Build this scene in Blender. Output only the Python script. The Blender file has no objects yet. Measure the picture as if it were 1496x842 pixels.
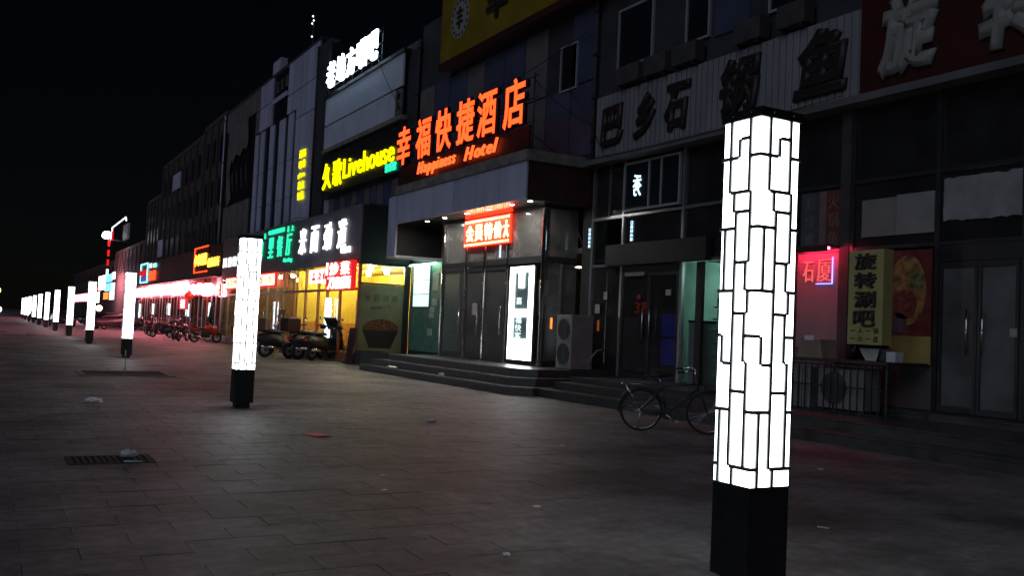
import bpy, bmesh, math, random
from mathutils import Vector, Matrix
random.seed(11)
S = bpy.context.scene
C = S.collection
R = math.radians

# ------------------------------------------------------------------ camera
cam_d = bpy.data.cameras.new('camera')
cam = bpy.data.objects.new('camera', cam_d); C.objects.link(cam)
cam_d.sensor_width = 36.0; cam_d.lens = 36.0 * 1366.56 / 1496.0
cam_d.clip_start = 0.05; cam_d.clip_end = 3000
YAW, PITCH, ROLL = R(29.1046), R(2.5497), R(2.5561)
fw = Vector((math.sin(YAW)*math.cos(PITCH), math.cos(YAW)*math.cos(PITCH), math.sin(PITCH)))
rt = Vector((math.cos(YAW), -math.sin(YAW), 0)); up = rt.cross(fw)
r2 = math.cos(ROLL)*rt + math.sin(ROLL)*up; u2 = -math.sin(ROLL)*rt + math.cos(ROLL)*up
M = Matrix((r2, u2, -fw)).transposed().to_4x4(); M.translation = (0, 0, 1.55)
cam.matrix_world = M
S.camera = cam

# ------------------------------------------------------------------ sky, added fill sun, exposure
w = bpy.data.worlds.new('World'); S.world = w; w.use_nodes = True
nt = w.node_tree; bg = nt.nodes['Background']
sky = nt.nodes.new('ShaderNodeTexSky'); sky.sky_type = 'NISHITA'; sky.sun_disc = False
sky.sun_elevation = R(32); sky.sun_rotation = R(245); sky.air_density = 1.0; sky.dust_density = 0.3; sky.ozone_density = 3.0
nt.links.new(sky.outputs[0], bg.inputs[0]); bg.inputs[1].default_value = 0.00045
sun_d = bpy.data.lights.new('fill_sun', 'SUN'); sun_d.energy = 0.36; sun_d.angle = R(45); sun_d.color = (0.70, 0.78, 1.0)  # soft bluish fill added to brighten the facades
sun = bpy.data.objects.new('fill_sun', sun_d); C.objects.link(sun)
sun.rotation_euler = Vector((0.77, 0.36, -0.53)).to_track_quat('-Z', 'Y').to_euler()
S.view_settings.view_transform = 'Standard'; S.view_settings.look = 'None'
S.view_settings.exposure = 0.0; S.view_settings.gamma = 1.0
S.cycles.use_denoising = True
S.cycles.max_bounces = 8; S.cycles.transparent_max_bounces = 24
S.cycles.sample_clamp_indirect = 4.0
S.cycles.caustics_reflective = False; S.cycles.caustics_refractive = False

# ------------------------------------------------------------------ materials
MATS = {}
def mat(name, col, rough=0.6, metal=0.0, var=0.18, scale=3.0, bump=0.0, spec=0.5, rvar=0.0, obj=False, stretch=None, stain=0.0):
    if name in MATS: return MATS[name]
    m = bpy.data.materials.new(name); m.use_nodes = True; n = m.node_tree.nodes; l = m.node_tree.links
    p = n['Principled BSDF']
    p.inputs['Roughness'].default_value = rough; p.inputs['Metallic'].default_value = metal
    p.inputs['Specular IOR Level'].default_value = spec
    tc = n.new('ShaderNodeTexCoord'); mp = n.new('ShaderNodeMapping'); l.new(tc.outputs['Object'], mp.inputs[0])
    if stretch: mp.inputs['Scale'].default_value = stretch
    nz = n.new('ShaderNodeTexNoise'); nz.inputs['Scale'].default_value = scale; nz.inputs['Detail'].default_value = 6
    l.new(mp.outputs[0], nz.inputs['Vector'])
    cr = n.new('ShaderNodeValToRGB'); cr.color_ramp.elements[0].position = 0.3; cr.color_ramp.elements[1].position = 0.72
    lo = [max(0, c*(1-var)) for c in col]; hi = [min(1, c*(1+var)) for c in col]
    cr.color_ramp.elements[0].color = (*lo, 1); cr.color_ramp.elements[1].color = (*hi, 1)
    l.new(nz.outputs['Fac'], cr.inputs[0]); out = cr.outputs[0]
    if obj:
        oi = n.new('ShaderNodeObjectInfo'); ge = n.new('ShaderNodeNewGeometry')
        ad = n.new('ShaderNodeMath'); ad.operation = 'ADD'; l.new(oi.outputs['Random'], ad.inputs[0]); l.new(ge.outputs['Random Per Island'], ad.inputs[1])
        fr = n.new('ShaderNodeMath'); fr.operation = 'FRACT'; l.new(ad.outputs[0], fr.inputs[0])
        mr = n.new('ShaderNodeMapRange'); mr.inputs['To Min'].default_value = 1-obj; mr.inputs['To Max'].default_value = 1+obj; l.new(fr.outputs[0], mr.inputs[0])
        hs = n.new('ShaderNodeHueSaturation'); l.new(out, hs.inputs['Color']); l.new(mr.outputs[0], hs.inputs['Value']); out = hs.outputs[0]
    if stain:
        gp = n.new('ShaderNodeNewGeometry'); acc = None
        for sc_, lo_, hi_, amt in ((0.55, 0.42, 0.62, stain), (2.6, 0.56, 0.70, stain*0.8), (11.0, 0.66, 0.72, stain*0.9)):
            q = n.new('ShaderNodeTexNoise'); q.inputs['Scale'].default_value = sc_; q.inputs['Detail'].default_value = 7; q.inputs['Roughness'].default_value = 0.6
            l.new(gp.outputs['Position'], q.inputs['Vector'])
            mr2 = n.new('ShaderNodeMapRange'); mr2.inputs['From Min'].default_value = lo_; mr2.inputs['From Max'].default_value = hi_
            mr2.inputs['To Min'].default_value = 1.0; mr2.inputs['To Max'].default_value = 1-amt; l.new(q.outputs['Fac'], mr2.inputs[0])
            if acc is None: acc = mr2.outputs[0]
            else:
                mu = n.new('ShaderNodeMath'); mu.operation = 'MULTIPLY'; l.new(acc, mu.inputs[0]); l.new(mr2.outputs[0], mu.inputs[1]); acc = mu.outputs[0]
        h2 = n.new('ShaderNodeHueSaturation'); l.new(out, h2.inputs['Color']); l.new(acc, h2.inputs['Value']); out = h2.outputs[0]
    l.new(out, p.inputs['Base Color'])
    if rvar:
        r_ = n.new('ShaderNodeMapRange'); r_.inputs['To Min'].default_value = max(0.05, rough-rvar); r_.inputs['To Max'].default_value = min(1, rough+rvar)
        n2 = n.new('ShaderNodeTexNoise'); n2.inputs['Scale'].default_value = scale*0.6; n2.inputs['Detail'].default_value = 5
        ng = n.new('ShaderNodeNewGeometry'); l.new(ng.outputs['Position'], n2.inputs['Vector'])
        l.new(n2.outputs['Fac'], r_.inputs[0]); l.new(r_.outputs[0], p.inputs['Roughness'])
    if bump:
        b = n.new('ShaderNodeBump'); b.inputs['Strength'].default_value = bump; b.inputs['Distance'].default_value = 0.01
        n3 = n.new('ShaderNodeTexNoise'); n3.inputs['Scale'].default_value = scale*9; n3.inputs['Detail'].default_value = 4
        l.new(mp.outputs[0], n3.inputs['Vector']); l.new(n3.outputs['Fac'], b.inputs['Height']); l.new(b.outputs[0], p.inputs['Normal'])
    MATS[name] = m; return m
def emit(name, col, strength, base=0.6):
    if name in MATS: return MATS[name]
    m = bpy.data.materials.new(name); m.use_nodes = True; n = m.node_tree.nodes
    p = n['Principled BSDF']; p.inputs['Base Color'].default_value = (*[c*base for c in col], 1)
    p.inputs['Emission Color'].default_value = (*col, 1); p.inputs['Emission Strength'].default_value = strength
    p.inputs['Roughness'].default_value = 0.4
    MATS[name] = m; return m
def glass(name, tint=(0.75, 0.8, 0.8), refl=0.08, rough=0.02, dust=0.0):
    if name in MATS: return MATS[name]
    m = bpy.data.materials.new(name); m.use_nodes = True; n = m.node_tree.nodes; l = m.node_tree.links
    n.remove(n['Principled BSDF']); o = n['Material Output']
    t = n.new('ShaderNodeBsdfTransparent'); t.inputs[0].default_value = (*tint, 1)
    g = n.new('ShaderNodeBsdfGlossy'); g.inputs['Roughness'].default_value = rough; g.inputs[0].default_value = (0.9, 0.95, 1, 1)
    ge = n.new('ShaderNodeNewGeometry'); dp = n.new('ShaderNodeVectorMath'); dp.operation = 'DOT_PRODUCT'
    l.new(ge.outputs['Normal'], dp.inputs[0]); l.new(ge.outputs['Incoming'], dp.inputs[1])
    def mth(op, x, y):
        q = n.new('ShaderNodeMath'); q.operation = op; q.use_clamp = op == 'ADD'
        for k, v in ((0, x), (1, y)):
            if v is None: continue
            if isinstance(v, (int, float)): q.inputs[k].default_value = v
            else: l.new(v, q.inputs[k])
        return q.outputs[0]
    fr = mth('POWER', mth('SUBTRACT', 1.0, mth('ABSOLUTE', dp.outputs['Value'], None)), 5.0)
    a_ = mth('ADD', mth('MULTIPLY', fr, 0.9), refl)
    x = n.new('ShaderNodeMixShader'); l.new(a_, x.inputs[0]); l.new(t.outputs[0], x.inputs[1]); l.new(g.outputs[0], x.inputs[2])
    res = x.outputs[0]
    if dust:
        df = n.new('ShaderNodeBsdfDiffuse'); df.inputs[0].default_value = (0.5, 0.48, 0.46, 1)
        nz = n.new('ShaderNodeTexNoise'); nz.inputs['Scale'].default_value = 1.7; nz.inputs['Detail'].default_value = 7
        l.new(ge.outputs['Position'], nz.inputs['Vector'])
        y = n.new('ShaderNodeMixShader'); l.new(mth('MULTIPLY', nz.outputs['Fac'], 2*dust), y.inputs[0]); l.new(res, y.inputs[1]); l.new(df.outputs[0], y.inputs[2]); res = y.outputs[0]
    l.new(res, o.inputs[0]); MATS[name] = m; return m

m_slab = mat('granite_slab', (0.225, 0.206, 0.208), 0.60, var=0.3, scale=7, bump=0.3, rvar=0.10, obj=0.10, stain=0.6, spec=0.35)
m_ground = mat('ground_bed', (0.11, 0.102, 0.1), 0.9, var=0.3, scale=2, bump=0.4)
m_paving_far = mat('far_paving', (0.23, 0.21, 0.212), 0.62, var=0.25, scale=1.5, rvar=0.12)
m_step = mat('dark_step_stone', (0.06, 0.057, 0.057), 0.35, var=0.3, scale=5, rvar=0.12)
m_black = mat('black_powdercoat', (0.018, 0.019, 0.021), 0.45, var=0.25, scale=9, rvar=0.1)
m_bar = mat('lattice_bar_paint', (0.16, 0.16, 0.165), 0.5)
m_lamp = emit('lamp_acrylic', (0.93, 1.0, 1.0), 6.5)
m_panel = mat('pale_aluminium_panel', (0.52, 0.56, 0.74), 0.5, 0.1, var=0.14, scale=1.4, obj=0.10, stretch=(1, 1, 0.25), rvar=0.1)
m_panel_dk = mat('dull_blue_panel', (0.10, 0.12, 0.20), 0.35, 0.2, var=0.2, scale=1.2, obj=0.15)
m_wall_dk = mat('dark_wall', (0.045, 0.045, 0.055), 0.7, var=0.3, scale=1.3)
m_wall_gy = mat('grey_render', (0.14, 0.135, 0.14), 0.85, var=0.25, scale=1.0, bump=0.2)
m_wall_far = mat('far_grey_wall', (0.055, 0.05, 0.05), 0.9, var=0.3, scale=0.4)
m_win_dk = mat('dark_window_band', (0.012, 0.013, 0.02), 0.38, var=0.2)
m_pil = mat('dim_pilaster', (0.06, 0.056, 0.058), 0.9, var=0.3)
m_nose = mat('worn_nosing', (0.15, 0.14, 0.135), 0.5, var=0.35, scale=6, rvar=.15, obj=.2)
m_conc = mat('weathered_concrete', (0.22, 0.20, 0.185), 0.85, var=0.35, scale=3, bump=0.4)
m_alu = mat('brushed_aluminium', (0.55, 0.56, 0.58), 0.32, 0.85, var=0.1)
m_chrome = mat('polished_steel', (0.8, 0.8, 0.82), 0.12, 1.0, var=0.05)
m_frame_dk = mat('dark_frame', (0.05, 0.05, 0.058), 0.4, 0.4, var=0.2)
m_frame_lt = mat('white_window_frame', (0.34, 0.35, 0.37), 0.45, var=0.1)
m_soffit = mat('glossy_soffit', (0.6, 0.58, 0.56), 0.2, 0.9, var=0.1)
m_red_board = mat('red_sign_board', (0.05, 0.007, 0.007), 0.5, var=0.3, scale=1.5)
m_maroon = mat('maroon_board', (0.05, 0.012, 0.012), 0.5, var=0.3)
m_corr = mat('grey_corrugated_board', (0.25, 0.25, 0.275), 0.6, var=0.2, scale=1.2, stretch=(1, 1, 0.3))
m_brush = mat('dark_brown_letter', (0.022, 0.014, 0.014), 0.5)
m_grey_let = mat('unlit_grey_letter', (0.30, 0.30, 0.28), 0.6, var=0.15)
m_yel_board = mat('mustard_sign_board', (0.24, 0.17, 0.012), 0.5, var=0.2, scale=1)
m_glass = glass('clear_glass', (0.72, 0.76, 0.76), 0.06)
m_glass_dk = glass('dark_tinted_glass', (0.16, 0.18, 0.2), 0.10, 0.02, 0.05)
m_glass_gy = glass('dusty_glass', (0.6, 0.62, 0.62), 0.05, 0.06, 0.26)
m_glass_v = glass('entrance_glass', (0.68, 0.7, 0.7), 0.06, 0.02, 0.16)
m_room = mat('dim_room', (0.16, 0.155, 0.15), 0.9, var=0.2)
m_tyre = mat('rubber', (0.015, 0.015, 0.016), 0.7)
m_plastic = mat('black_plastic', (0.02, 0.02, 0.022), 0.35)
m_redpaint = mat('red_paint', (0.7, 0.04, 0.02), 0.25, var=0.08)
m_seat = mat('black_vinyl', (0.02, 0.02, 0.02), 0.5)
m_white = mat('white_plastic', (0.7, 0.71, 0.7), 0.45, var=0.1)
m_bag = mat('crumpled_white_film', (0.75, 0.75, 0.76), 0.35, var=0.1)
m_ac = mat('aged_white_casing', (0.27, 0.265, 0.25), 0.55, var=0.2, scale=2)
m_grille = mat('fan_grille', (0.06, 0.06, 0.06), 0.6)
m_darkbox = mat('black_cladding', (0.012, 0.012, 0.015), 0.55)

# ------------------------------------------------------------------ mesh helpers
class B:
    def __init__(s): s.v = []; s.f = []; s.sm = []
    def _add(s, vs, fs, smooth=False):
        o = len(s.v); s.v += [tuple(v) for v in vs]; s.f += [tuple(i+o for i in f) for f in fs]; s.sm += [smooth]*len(fs); return s
    def box(s, x0, x1, y0, y1, z0, z1):
        x0, x1 = sorted((x0, x1)); y0, y1 = sorted((y0, y1)); z0, z1 = sorted((z0, z1))
        v = [(x0,y0,z0),(x1,y0,z0),(x1,y1,z0),(x0,y1,z0),(x0,y0,z1),(x1,y0,z1),(x1,y1,z1),(x0,y1,z1)]
        return s._add(v, [(0,3,2,1),(4,5,6,7),(0,1,5,4),(1,2,6,5),(2,3,7,6),(3,0,4,7)])
    def bbox(s, x0, x1, y0, y1, z0, z1, b=0.02):
        x0, x1 = sorted((x0, x1)); y0, y1 = sorted((y0, y1)); z0, z1 = sorted((z0, z1))
        b = min(b, (x1-x0)/2.1, (y1-y0)/2.1, (z1-z0)/2.1)
        bm = bmesh.new(); bmesh.ops.create_cube(bm, size=1)
        for v in bm.verts:
            v.co = ((x0+x1)/2+v.co.x*(x1-x0), (y0+y1)/2+v.co.y*(y1-y0), (z0+z1)/2+v.co.z*(z1-z0))
        bmesh.ops.bevel(bm, geom=bm.edges[:], offset=b, segments=2, affect='EDGES', profile=0.6)
        bm.verts.index_update()
        s._add([v.co[:] for v in bm.verts], [[v.index for v in f.verts] for f in bm.faces]); bm.free(); return s
    def tube(s, pts, r, n=8, cap=True):
        pts = [Vector(p) for p in pts]; rs = r if isinstance(r, (list, tuple)) else [r]*len(pts)
        vs = []; 
        for i, p in enumerate(pts):
            t = (pts[min(i+1, len(pts)-1)] - pts[max(i-1, 0)]).normalized()
            a = t.cross(Vector((0, 0, 1)))
            if a.length < 1e-3: a = t.cross(Vector((1, 0, 0)))
            a.normalize(); b = t.cross(a)
            for k in range(n):
                q = 2*math.pi*k/n; vs.append(p + (a*math.cos(q)+b*math.sin(q))*rs[i])
        fs = []
        for i in range(len(pts)-1):
            for k in range(n):
                fs.append((i*n+k, i*n+(k+1) % n, (i+1)*n+(k+1) % n, (i+1)*n+k))
        if cap: fs.append(tuple(range(n-1, -1, -1))); fs.append(tuple((len(pts)-1)*n+k for k in range(n)))
        return s._add(vs, fs, True)
    def ring(s, c, axis, r, rr, n=28, m=8):      # torus
        c = Vector(c); ax = Vector(axis).normalized(); a = ax.orthogonal().normalized(); b = ax.cross(a)
        vs = []; fs = []
        for i in range(n):
            q = 2*math.pi*i/n; d = a*math.cos(q)+b*math.sin(q)
            for k in range(m):
                p = 2*math.pi*k/m; vs.append(c + d*(r+rr*math.cos(p)) + ax*rr*math.sin(p))
        for i in range(n):
            for k in range(m):
                fs.append((i*m+k, ((i+1) % n)*m+k, ((i+1) % n)*m+(k+1) % m, i*m+(k+1) % m))
        return s._add(vs, fs, True)
    def disc(s, c, axis, r, t=0.01, n=24, sx=1.0):   # thin cylinder, r scaled sx along the first radial axis
        c = Vector(c); ax = Vector(axis).normalized()
        a = Vector((0, 0, 1)).cross(ax)
        if a.length < 1e-3: a = Vector((1, 0, 0))
        a.normalize(); b = ax.cross(a); vs = []
        for e in (-t/2, t/2):
            for i in range(n):
                q = 2*math.pi*i/n; vs.append(c + a*math.cos(q)*r*sx + b*math.sin(q)*r + ax*e)
        fs = [tuple(range(n-1, -1, -1)), tuple(range(n, 2*n))] + [(i, (i+1) % n, n+(i+1) % n, n+i) for i in range(n)]
        return s._add(vs, fs)
    def ell(s, c, rx, ry, rz, n=12, m=8):
        vs = [(c[0], c[1], c[2]-rz)]; fs = []
        for j in range(1, m):
            t = math.pi*j/m - math.pi/2
            for i in range(n):
                q = 2*math.pi*i/n; vs.append((c[0]+rx*math.cos(t)*math.cos(q), c[1]+ry*math.cos(t)*math.sin(q), c[2]+rz*math.sin(t)))
        vs.append((c[0], c[1], c[2]+rz)); L = len(vs)-1
        for i in range(n):
            fs.append((0, 1+(i+1) % n, 1+i)); fs.append((L, L-n+i, L-n+(i+1) % n))
            for j in range(m-2):
                o = 1+j*n; fs.append((o+i, o+(i+1) % n, o+n+(i+1) % n, o+n+i))
        return s._add(vs, fs, True)
    def loft(s, secs, smooth=True):             # list of rings of equal length, capped
        n = len(secs[0]); vs = [p for q in secs for p in q]; fs = []
        for i in range(len(secs)-1):
            for k in range(n): fs.append((i*n+k, i*n+(k+1) % n, (i+1)*n+(k+1) % n, (i+1)*n+k))
        fs.append(tuple(range(n-1, -1, -1))); fs.append(tuple((len(secs)-1)*n+k for k in range(n)))
        return s._add(vs, fs, smooth)
    def poly(s, pts, d):                        # polygon extruded by vector d
        n = len(pts); d = Vector(d); vs = [Vector(p) for p in pts] + [Vector(p)+d for p in pts]
        fs = [tuple(range(n-1, -1, -1)), tuple(range(n, 2*n))] + [(i, (i+1) % n, n+(i+1) % n, n+i) for i in range(n)]
        return s._add(vs, fs)
    def mesh(s, name, m, off=(0, 0, 0)):
        me = bpy.data.meshes.new(name)
        me.from_pydata([(v[0]-off[0], v[1]-off[1], v[2]-off[2]) for v in s.v], [], s.f)
        me.materials.append(m)
        for p, q in zip(me.polygons, s.sm): p.use_smooth = q
        bm = bmesh.new(); bm.from_mesh(me); bmesh.ops.recalc_face_normals(bm, faces=bm.faces[:]); bm.to_mesh(me); bm.free()
        return me
    def build(s, name, m, parent=None):
        off = world_loc(parent)
        o = bpy.data.objects.new(name, s.mesh(name, m, off)); C.objects.link(o); o.parent = parent
        return o
def world_loc(p):
    v = Vector((0, 0, 0))
    while p is not None: v += p.location; p = p.parent
    return v
def tag(o, label, cat=None, group=None, kind=None):
    if label: o['label'] = label
    if cat: o['category'] = cat
    if group: o['group'] = group
    if kind: o['kind'] = kind
    return o
def thing(name, label, cat, loc=(0, 0, 0), group=None):
    o = bpy.data.objects.new(name, None); C.objects.link(o); o.location = loc; o.empty_display_size = 0.2
    return tag(o, label, cat, group)
def copy_tree(o, parent=None):
    c = o.copy(); C.objects.link(c); c.parent = parent
    for ch in [x for x in o.children]: copy_tree(ch, c)
    return c
def bx(name, m, parent, *a, bevel=0):
    b = B(); (b.bbox(*a, b=bevel) if bevel else b.box(*a)); return b.build(name, m, parent)

# glyphs ------------------------------------------------------------
GL = {}
def glyph(ch, mtl, bold=0.0, depth=0.05, shear=0.0, skinny=1.0):
    key = (ch, mtl.name, bold, depth, shear)
    if key in GL: return GL[key]
    c = bpy.data.curves.new('glyph', 'FONT'); c.body = ch; c.bevel_depth = max(bold, 0.0); c.bevel_resolution = 0; c.offset = min(bold, 0.0); c.extrude = depth/2; c.shear = shear; c.resolution_u = 3
    o = bpy.data.objects.new('glyph', c); C.objects.link(o)
    me = bpy.data.meshes.new_from_object(o.evaluated_get(bpy.context.evaluated_depsgraph_get()))
    bpy.data.objects.remove(o); bpy.data.curves.remove(c)
    xs = [v.co.x for v in me.vertices] or [0, 1]; ys = [v.co.y for v in me.vertices] or [0, 1]
    cx, cy = (min(xs)+max(xs))/2, (min(ys)+max(ys))/2
    w_, h_ = max(xs)-min(xs), max(ys)-min(ys)
    for v in me.vertices: v.co.x -= cx; v.co.y -= cy
    me.materials.clear(); me.materials.append(mtl); me.name = 'letter'
    GL[key] = (me, w_, h_, cx, cy); return GL[key]
ROT_X = Matrix(((0, 0, -1), (-1, 0, 0), (0, 1, 0)))     # reads toward -Y, faces -X
ROT_Y = Matrix(((1, 0, 0), (0, 0, -1), (0, 1, 0)))      # reads toward +X, faces -Y
def put_glyph(ch, parent, pos, wd, ht, mtl, face='X', bold=0.0, depth=0.05, shear=0.0, name='letter', flip=False, tilt=0.0):
    me, w0, h0, _, _ = glyph(ch, mtl, bold, depth, shear)
    o = bpy.data.objects.new(name, me); C.objects.link(o); o.parent = parent
    rot = (ROT_X if face == 'X' else ROT_Y) @ Matrix.Rotation(tilt, 3, 'Z')
    sx = wd/max(w0, 0.05) if wd else ht/max(h0, 0.05)
    sc = Matrix.Diagonal(Vector((sx*(-1 if flip else 1), ht/max(h0, 0.05), 1)))
    mw = (rot @ sc).to_4x4(); mw.translation = Vector(pos) - world_loc(parent)
    o.matrix_local = mw; return o
def text_line(s, parent, X, y0, y1, z0, z1, mtl, bold=0.0, depth=0.05, shear=0.0, fill=0.84):
    n = len(s); st = (y0-y1)/n                           # y0 start (larger), y1 end
    for i, ch in enumerate(s):
        if ch == ' ': continue
        put_glyph(ch, parent, (X, y0-(i+0.5)*st, (z0+z1)/2), st*fill, z1-z0, mtl, 'X', bold, depth, shear)
def latin_line(s, parent, X, y0, y1, zbase, xh, mtl, bold=0.02, depth=0.05, shear=0.0):
    adv = []; 
    for ch in s:
        if ch == ' ': adv.append((0.35, 0, 0, 0)); continue
        me, w0, h0, cx, cy = glyph(ch, mtl, bold, depth, shear); adv.append((w0+0.09, w0, h0, cy))
    tot = sum(a[0] for a in adv); k = (y0-y1)/tot; y = y0
    for ch, (a, w0, h0, cy) in zip(s, adv):
        if ch != ' ': put_glyph(ch, parent, (X, y-a*k/2, zbase+cy*xh), w0*k, h0*xh, mtl, 'X', bold, depth, shear)
        y -= a*k

# ================================================================== SETTING
g = B().box(-400, 400, -120, 900, -0.30, -0.006).build('ground', m_ground); g['kind'] = 'structure'
pave = B().box(-60, 13.9, 62.0, 420, -0.0055, 0.0).build('pavement', m_paving_far); pave['kind'] = 'structure'
SL, SW, GAP = 0.67, 0.335, 0.004
def slab_bm(gap=GAP, x=0, y=0, z=0, b=None, h=0.0055, r=None):
    b = b or B()
    x0, x1, y0, y1 = r or (x-SL/2+gap/2, x+SL/2-gap/2, y-SW/2+gap/2, y+SW/2-gap/2); e = 0.002
    v = [(x0,y0,z-h),(x1,y0,z-h),(x1,y1,z-h),(x0,y1,z-h),(x0,y0,z-e),(x1,y0,z-e),(x1,y1,z-e),(x0,y1,z-e),
         (x0+e,y0+e,z),(x1-e,y0+e,z),(x1-e,y1-e,z),(x0+e,y1-e,z)]
    return b._add(v, [(8,9,10,11),(0,1,5,4),(1,2,6,5),(2,3,7,6),(3,0,4,7),(4,5,9,8),(5,6,10,9),(6,7,11,10),(7,4,8,11)])
pit = (2.0, 4.15, 24.4, 26.4); grate = (0.78, 1.62, 10.35, 10.95)
def inside(x, y, r, mx=0.2, my=0.1): return r[0]-mx < x < r[1]+mx and r[2]-my < y < r[3]+my
def in_view(x, y):
    d = Vector((x, y, -1.55)); z = d.dot(fw)
    if z < 0.5: return None
    px, py = 748+1366.56*d.dot(r2)/z, 421-1366.56*d.dot(u2)/z
    return (px, py, z) if -40 < px < 1536 and py < 860 else None
cells = []; cut = []
for j in range(-14, 174):
    y = 5.55+0.335*j
    if y > 62.0-0.17: break
    for i in range(-22, 20):
        x = 2.94+SL/2+0.67*i + (0.335 if j % 2 else 0.0)
        if x > 13.8: continue
        hole = [q for q in (pit, grate) if q[0] < x+SL/2 and q[1] > x-SL/2 and q[2] < y+SW/2 and q[3] > y-SW/2]
        if hole: cut.append((x, y, hole[0])); continue
        v = in_view(x, y); cells.append((v[2] if v else 999+abs(y), x, y))
cells.sort()
proto = slab_bm().mesh('paving_slab', m_slab)
for k, (z, x, y) in enumerate(cells[:300]):
    o = bpy.data.objects.new('paving_slab', proto); C.objects.link(o); o.parent = g
    o.location = (x, y, random.uniform(-0.002, 0.002)); o.rotation_euler = (random.uniform(-.003, .003), random.uniform(-.002, .002), random.uniform(-.002, .002))
b = B()
for z, x, y in cells[300:]: slab_bm(GAP, x, y, random.uniform(-0.002, 0.002), b)
for x, y, q in cut:
    x0, x1, y0, y1 = x-SL/2, x+SL/2, y-SW/2, y+SW/2; yl, yh = max(y0, q[2]), min(y1, q[3]); e_ = GAP/2
    for r_ in ((x0, x1, y0, q[2]), (x0, x1, q[3], y1), (x0, q[0], yl, yh), (q[1], x1, yl, yh)):
        if r_[1]-r_[0] > .02 and r_[3]-r_[2] > .02: slab_bm(r=(r_[0]+e_, r_[1]-e_, r_[2]+e_, r_[3]-e_), b=b)
o = b.build('paving_slabs', m_slab, g); o['kind'] = 'stuff'

# tree pit with a stake ------------------------------------------------
m_iron = mat('rusty_iron', (0.035, 0.028, 0.024), 0.85, var=0.4, scale=20)
m_soil = mat('pit_soil', (0.02, 0.018, 0.016), 0.95, var=0.4, scale=8, bump=0.8)
t = thing('tree_pit', 'dark sunken rectangular tree pit with stone rim and bare soil', 'tree pit', (3.07, 25.4, -0.006))
bx('soil', m_soil, t, 2.14, 4.01, 24.54, 26.26, -0.0058, -0.002)
for a in ((2.0, 4.15, 24.4, 24.52), (2.0, 4.15, 26.28, 26.4), (2.0, 2.12, 24.53, 26.27), (4.03, 4.15, 24.53, 26.27)):
    bx('rim_stone', m_conc, t, *a, -0.0055, 0.022, bevel=0.008)
t = thing('wooden_stake', 'thin pale upright stake standing in the tree pit', 'stake', (3.02, 25.0, -0.002))
B().tube([(3.02, 25.0, -0.05), (3.03, 25.0, 0.3), (3.02, 25.01, 0.62)], [0.016, 0.014, 0.011]).build('shaft', m_white, t)
bx('tie_band', m_plastic, t, 3.0, 3.05, 24.975, 25.025, 0.42, 0.46)
# drain grate ----------------------------------------------------------
t = thing('drain_grate', 'iron drain grate with slots set in the paving', 'drain', (1.2, 10.65, -0.006))
for a in ((0.79, 1.61, 10.36, 10.41), (0.79, 1.61, 10.89, 10.94), (0.79, 0.84, 10.412, 10.888), (1.56, 1.61, 10.412, 10.888)):
    bx('frame_bar', m_iron, t, *a, -0.0058, 0.004)
bx('drain_shade_sheet', mat('drain_shade_black', (0.004, 0.004, 0.004), 1.0), t, 0.845, 1.555, 10.413, 10.887, -0.0059, -0.005)  # black sheet stands in for the shade down in the drain
for i in range(11): bx('grate_bar', m_iron, t, 0.87+i*0.062, 0.905+i*0.062, 10.412, 10.888, -0.0056, 0.003)

# ================================================================== LANTERN COLUMNS
LS, ZB, ZT = 0.326, 0.664, 2.920
V_ = [(.23,0,.20),(.75,0,.20),(.47,.052,.103),(.80,.20,.395),(.36,.20,.255),(.425,.255,.952),(.14,.30,.473),(.72,.395,.473),(.80,.473,.535),
      (.73,.535,.667),(.15,.596,.673),(.82,.667,.952),(.15,.80,1.0),(.53,.952,1.0)]
H_ = [(.103,-.25,.47),(.052,.47,.75),(.20,.23,.80),(.255,.36,.80),(.30,-.20,.425),(.473,-.28,.425),(.395,.425,.80),(.535,.425,.80),(.596,-.27,.15),
      (.673,.15,.425),(.667,.73,.82),(.748,.425,.82),(.80,-.18,.425),(.952,.425,1.15)]
BW, BT = 0.022, 0.010
def face_pt(f, u, off):      # f: 0 faces -X, 1 faces -Y, 2 faces +X, 3 faces +Y; u runs left to right seen from outside
    h = LS/2; a = (u-0.5)*LS; d = h+off
    return [(-d, -a), (a, -d), (d, a), (-a, d)][f]
def lat_bars():
    out = []
    def seg(f, u0, u1, v0, v1):
        z0, z1 = ZT-(ZT-ZB)*v1, ZT-(ZT-ZB)*v0
        p, q = face_pt(f, u0, -0.002), face_pt(f, u1, BT)
        out.append(B().box(p[0], q[0], p[1], q[1], z0, z1))
    hw = BW/2/LS; hv = BW/2/(ZT-ZB)
    for f in range(4):
        for u, v0, v1 in V_: seg(f, u-hw, u+hw, v0, v1)
        for v, u0, u1 in H_:
            u0, u1 = u0+hw, u1-hw
            if u0 < 0: seg(f, 1+u0, 1.0, v-hv, v+hv); seg(f, 0.0-hw*0.6, u1, v-hv, v+hv)
            elif u1 > 1: seg(f, u0, 1.0+hw*0.6, v-hv, v+hv); seg(f, 0.0, u1-1, v-hv, v+hv)
            else: seg(f, u0, u1, v-hv, v+hv)
    return out
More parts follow.
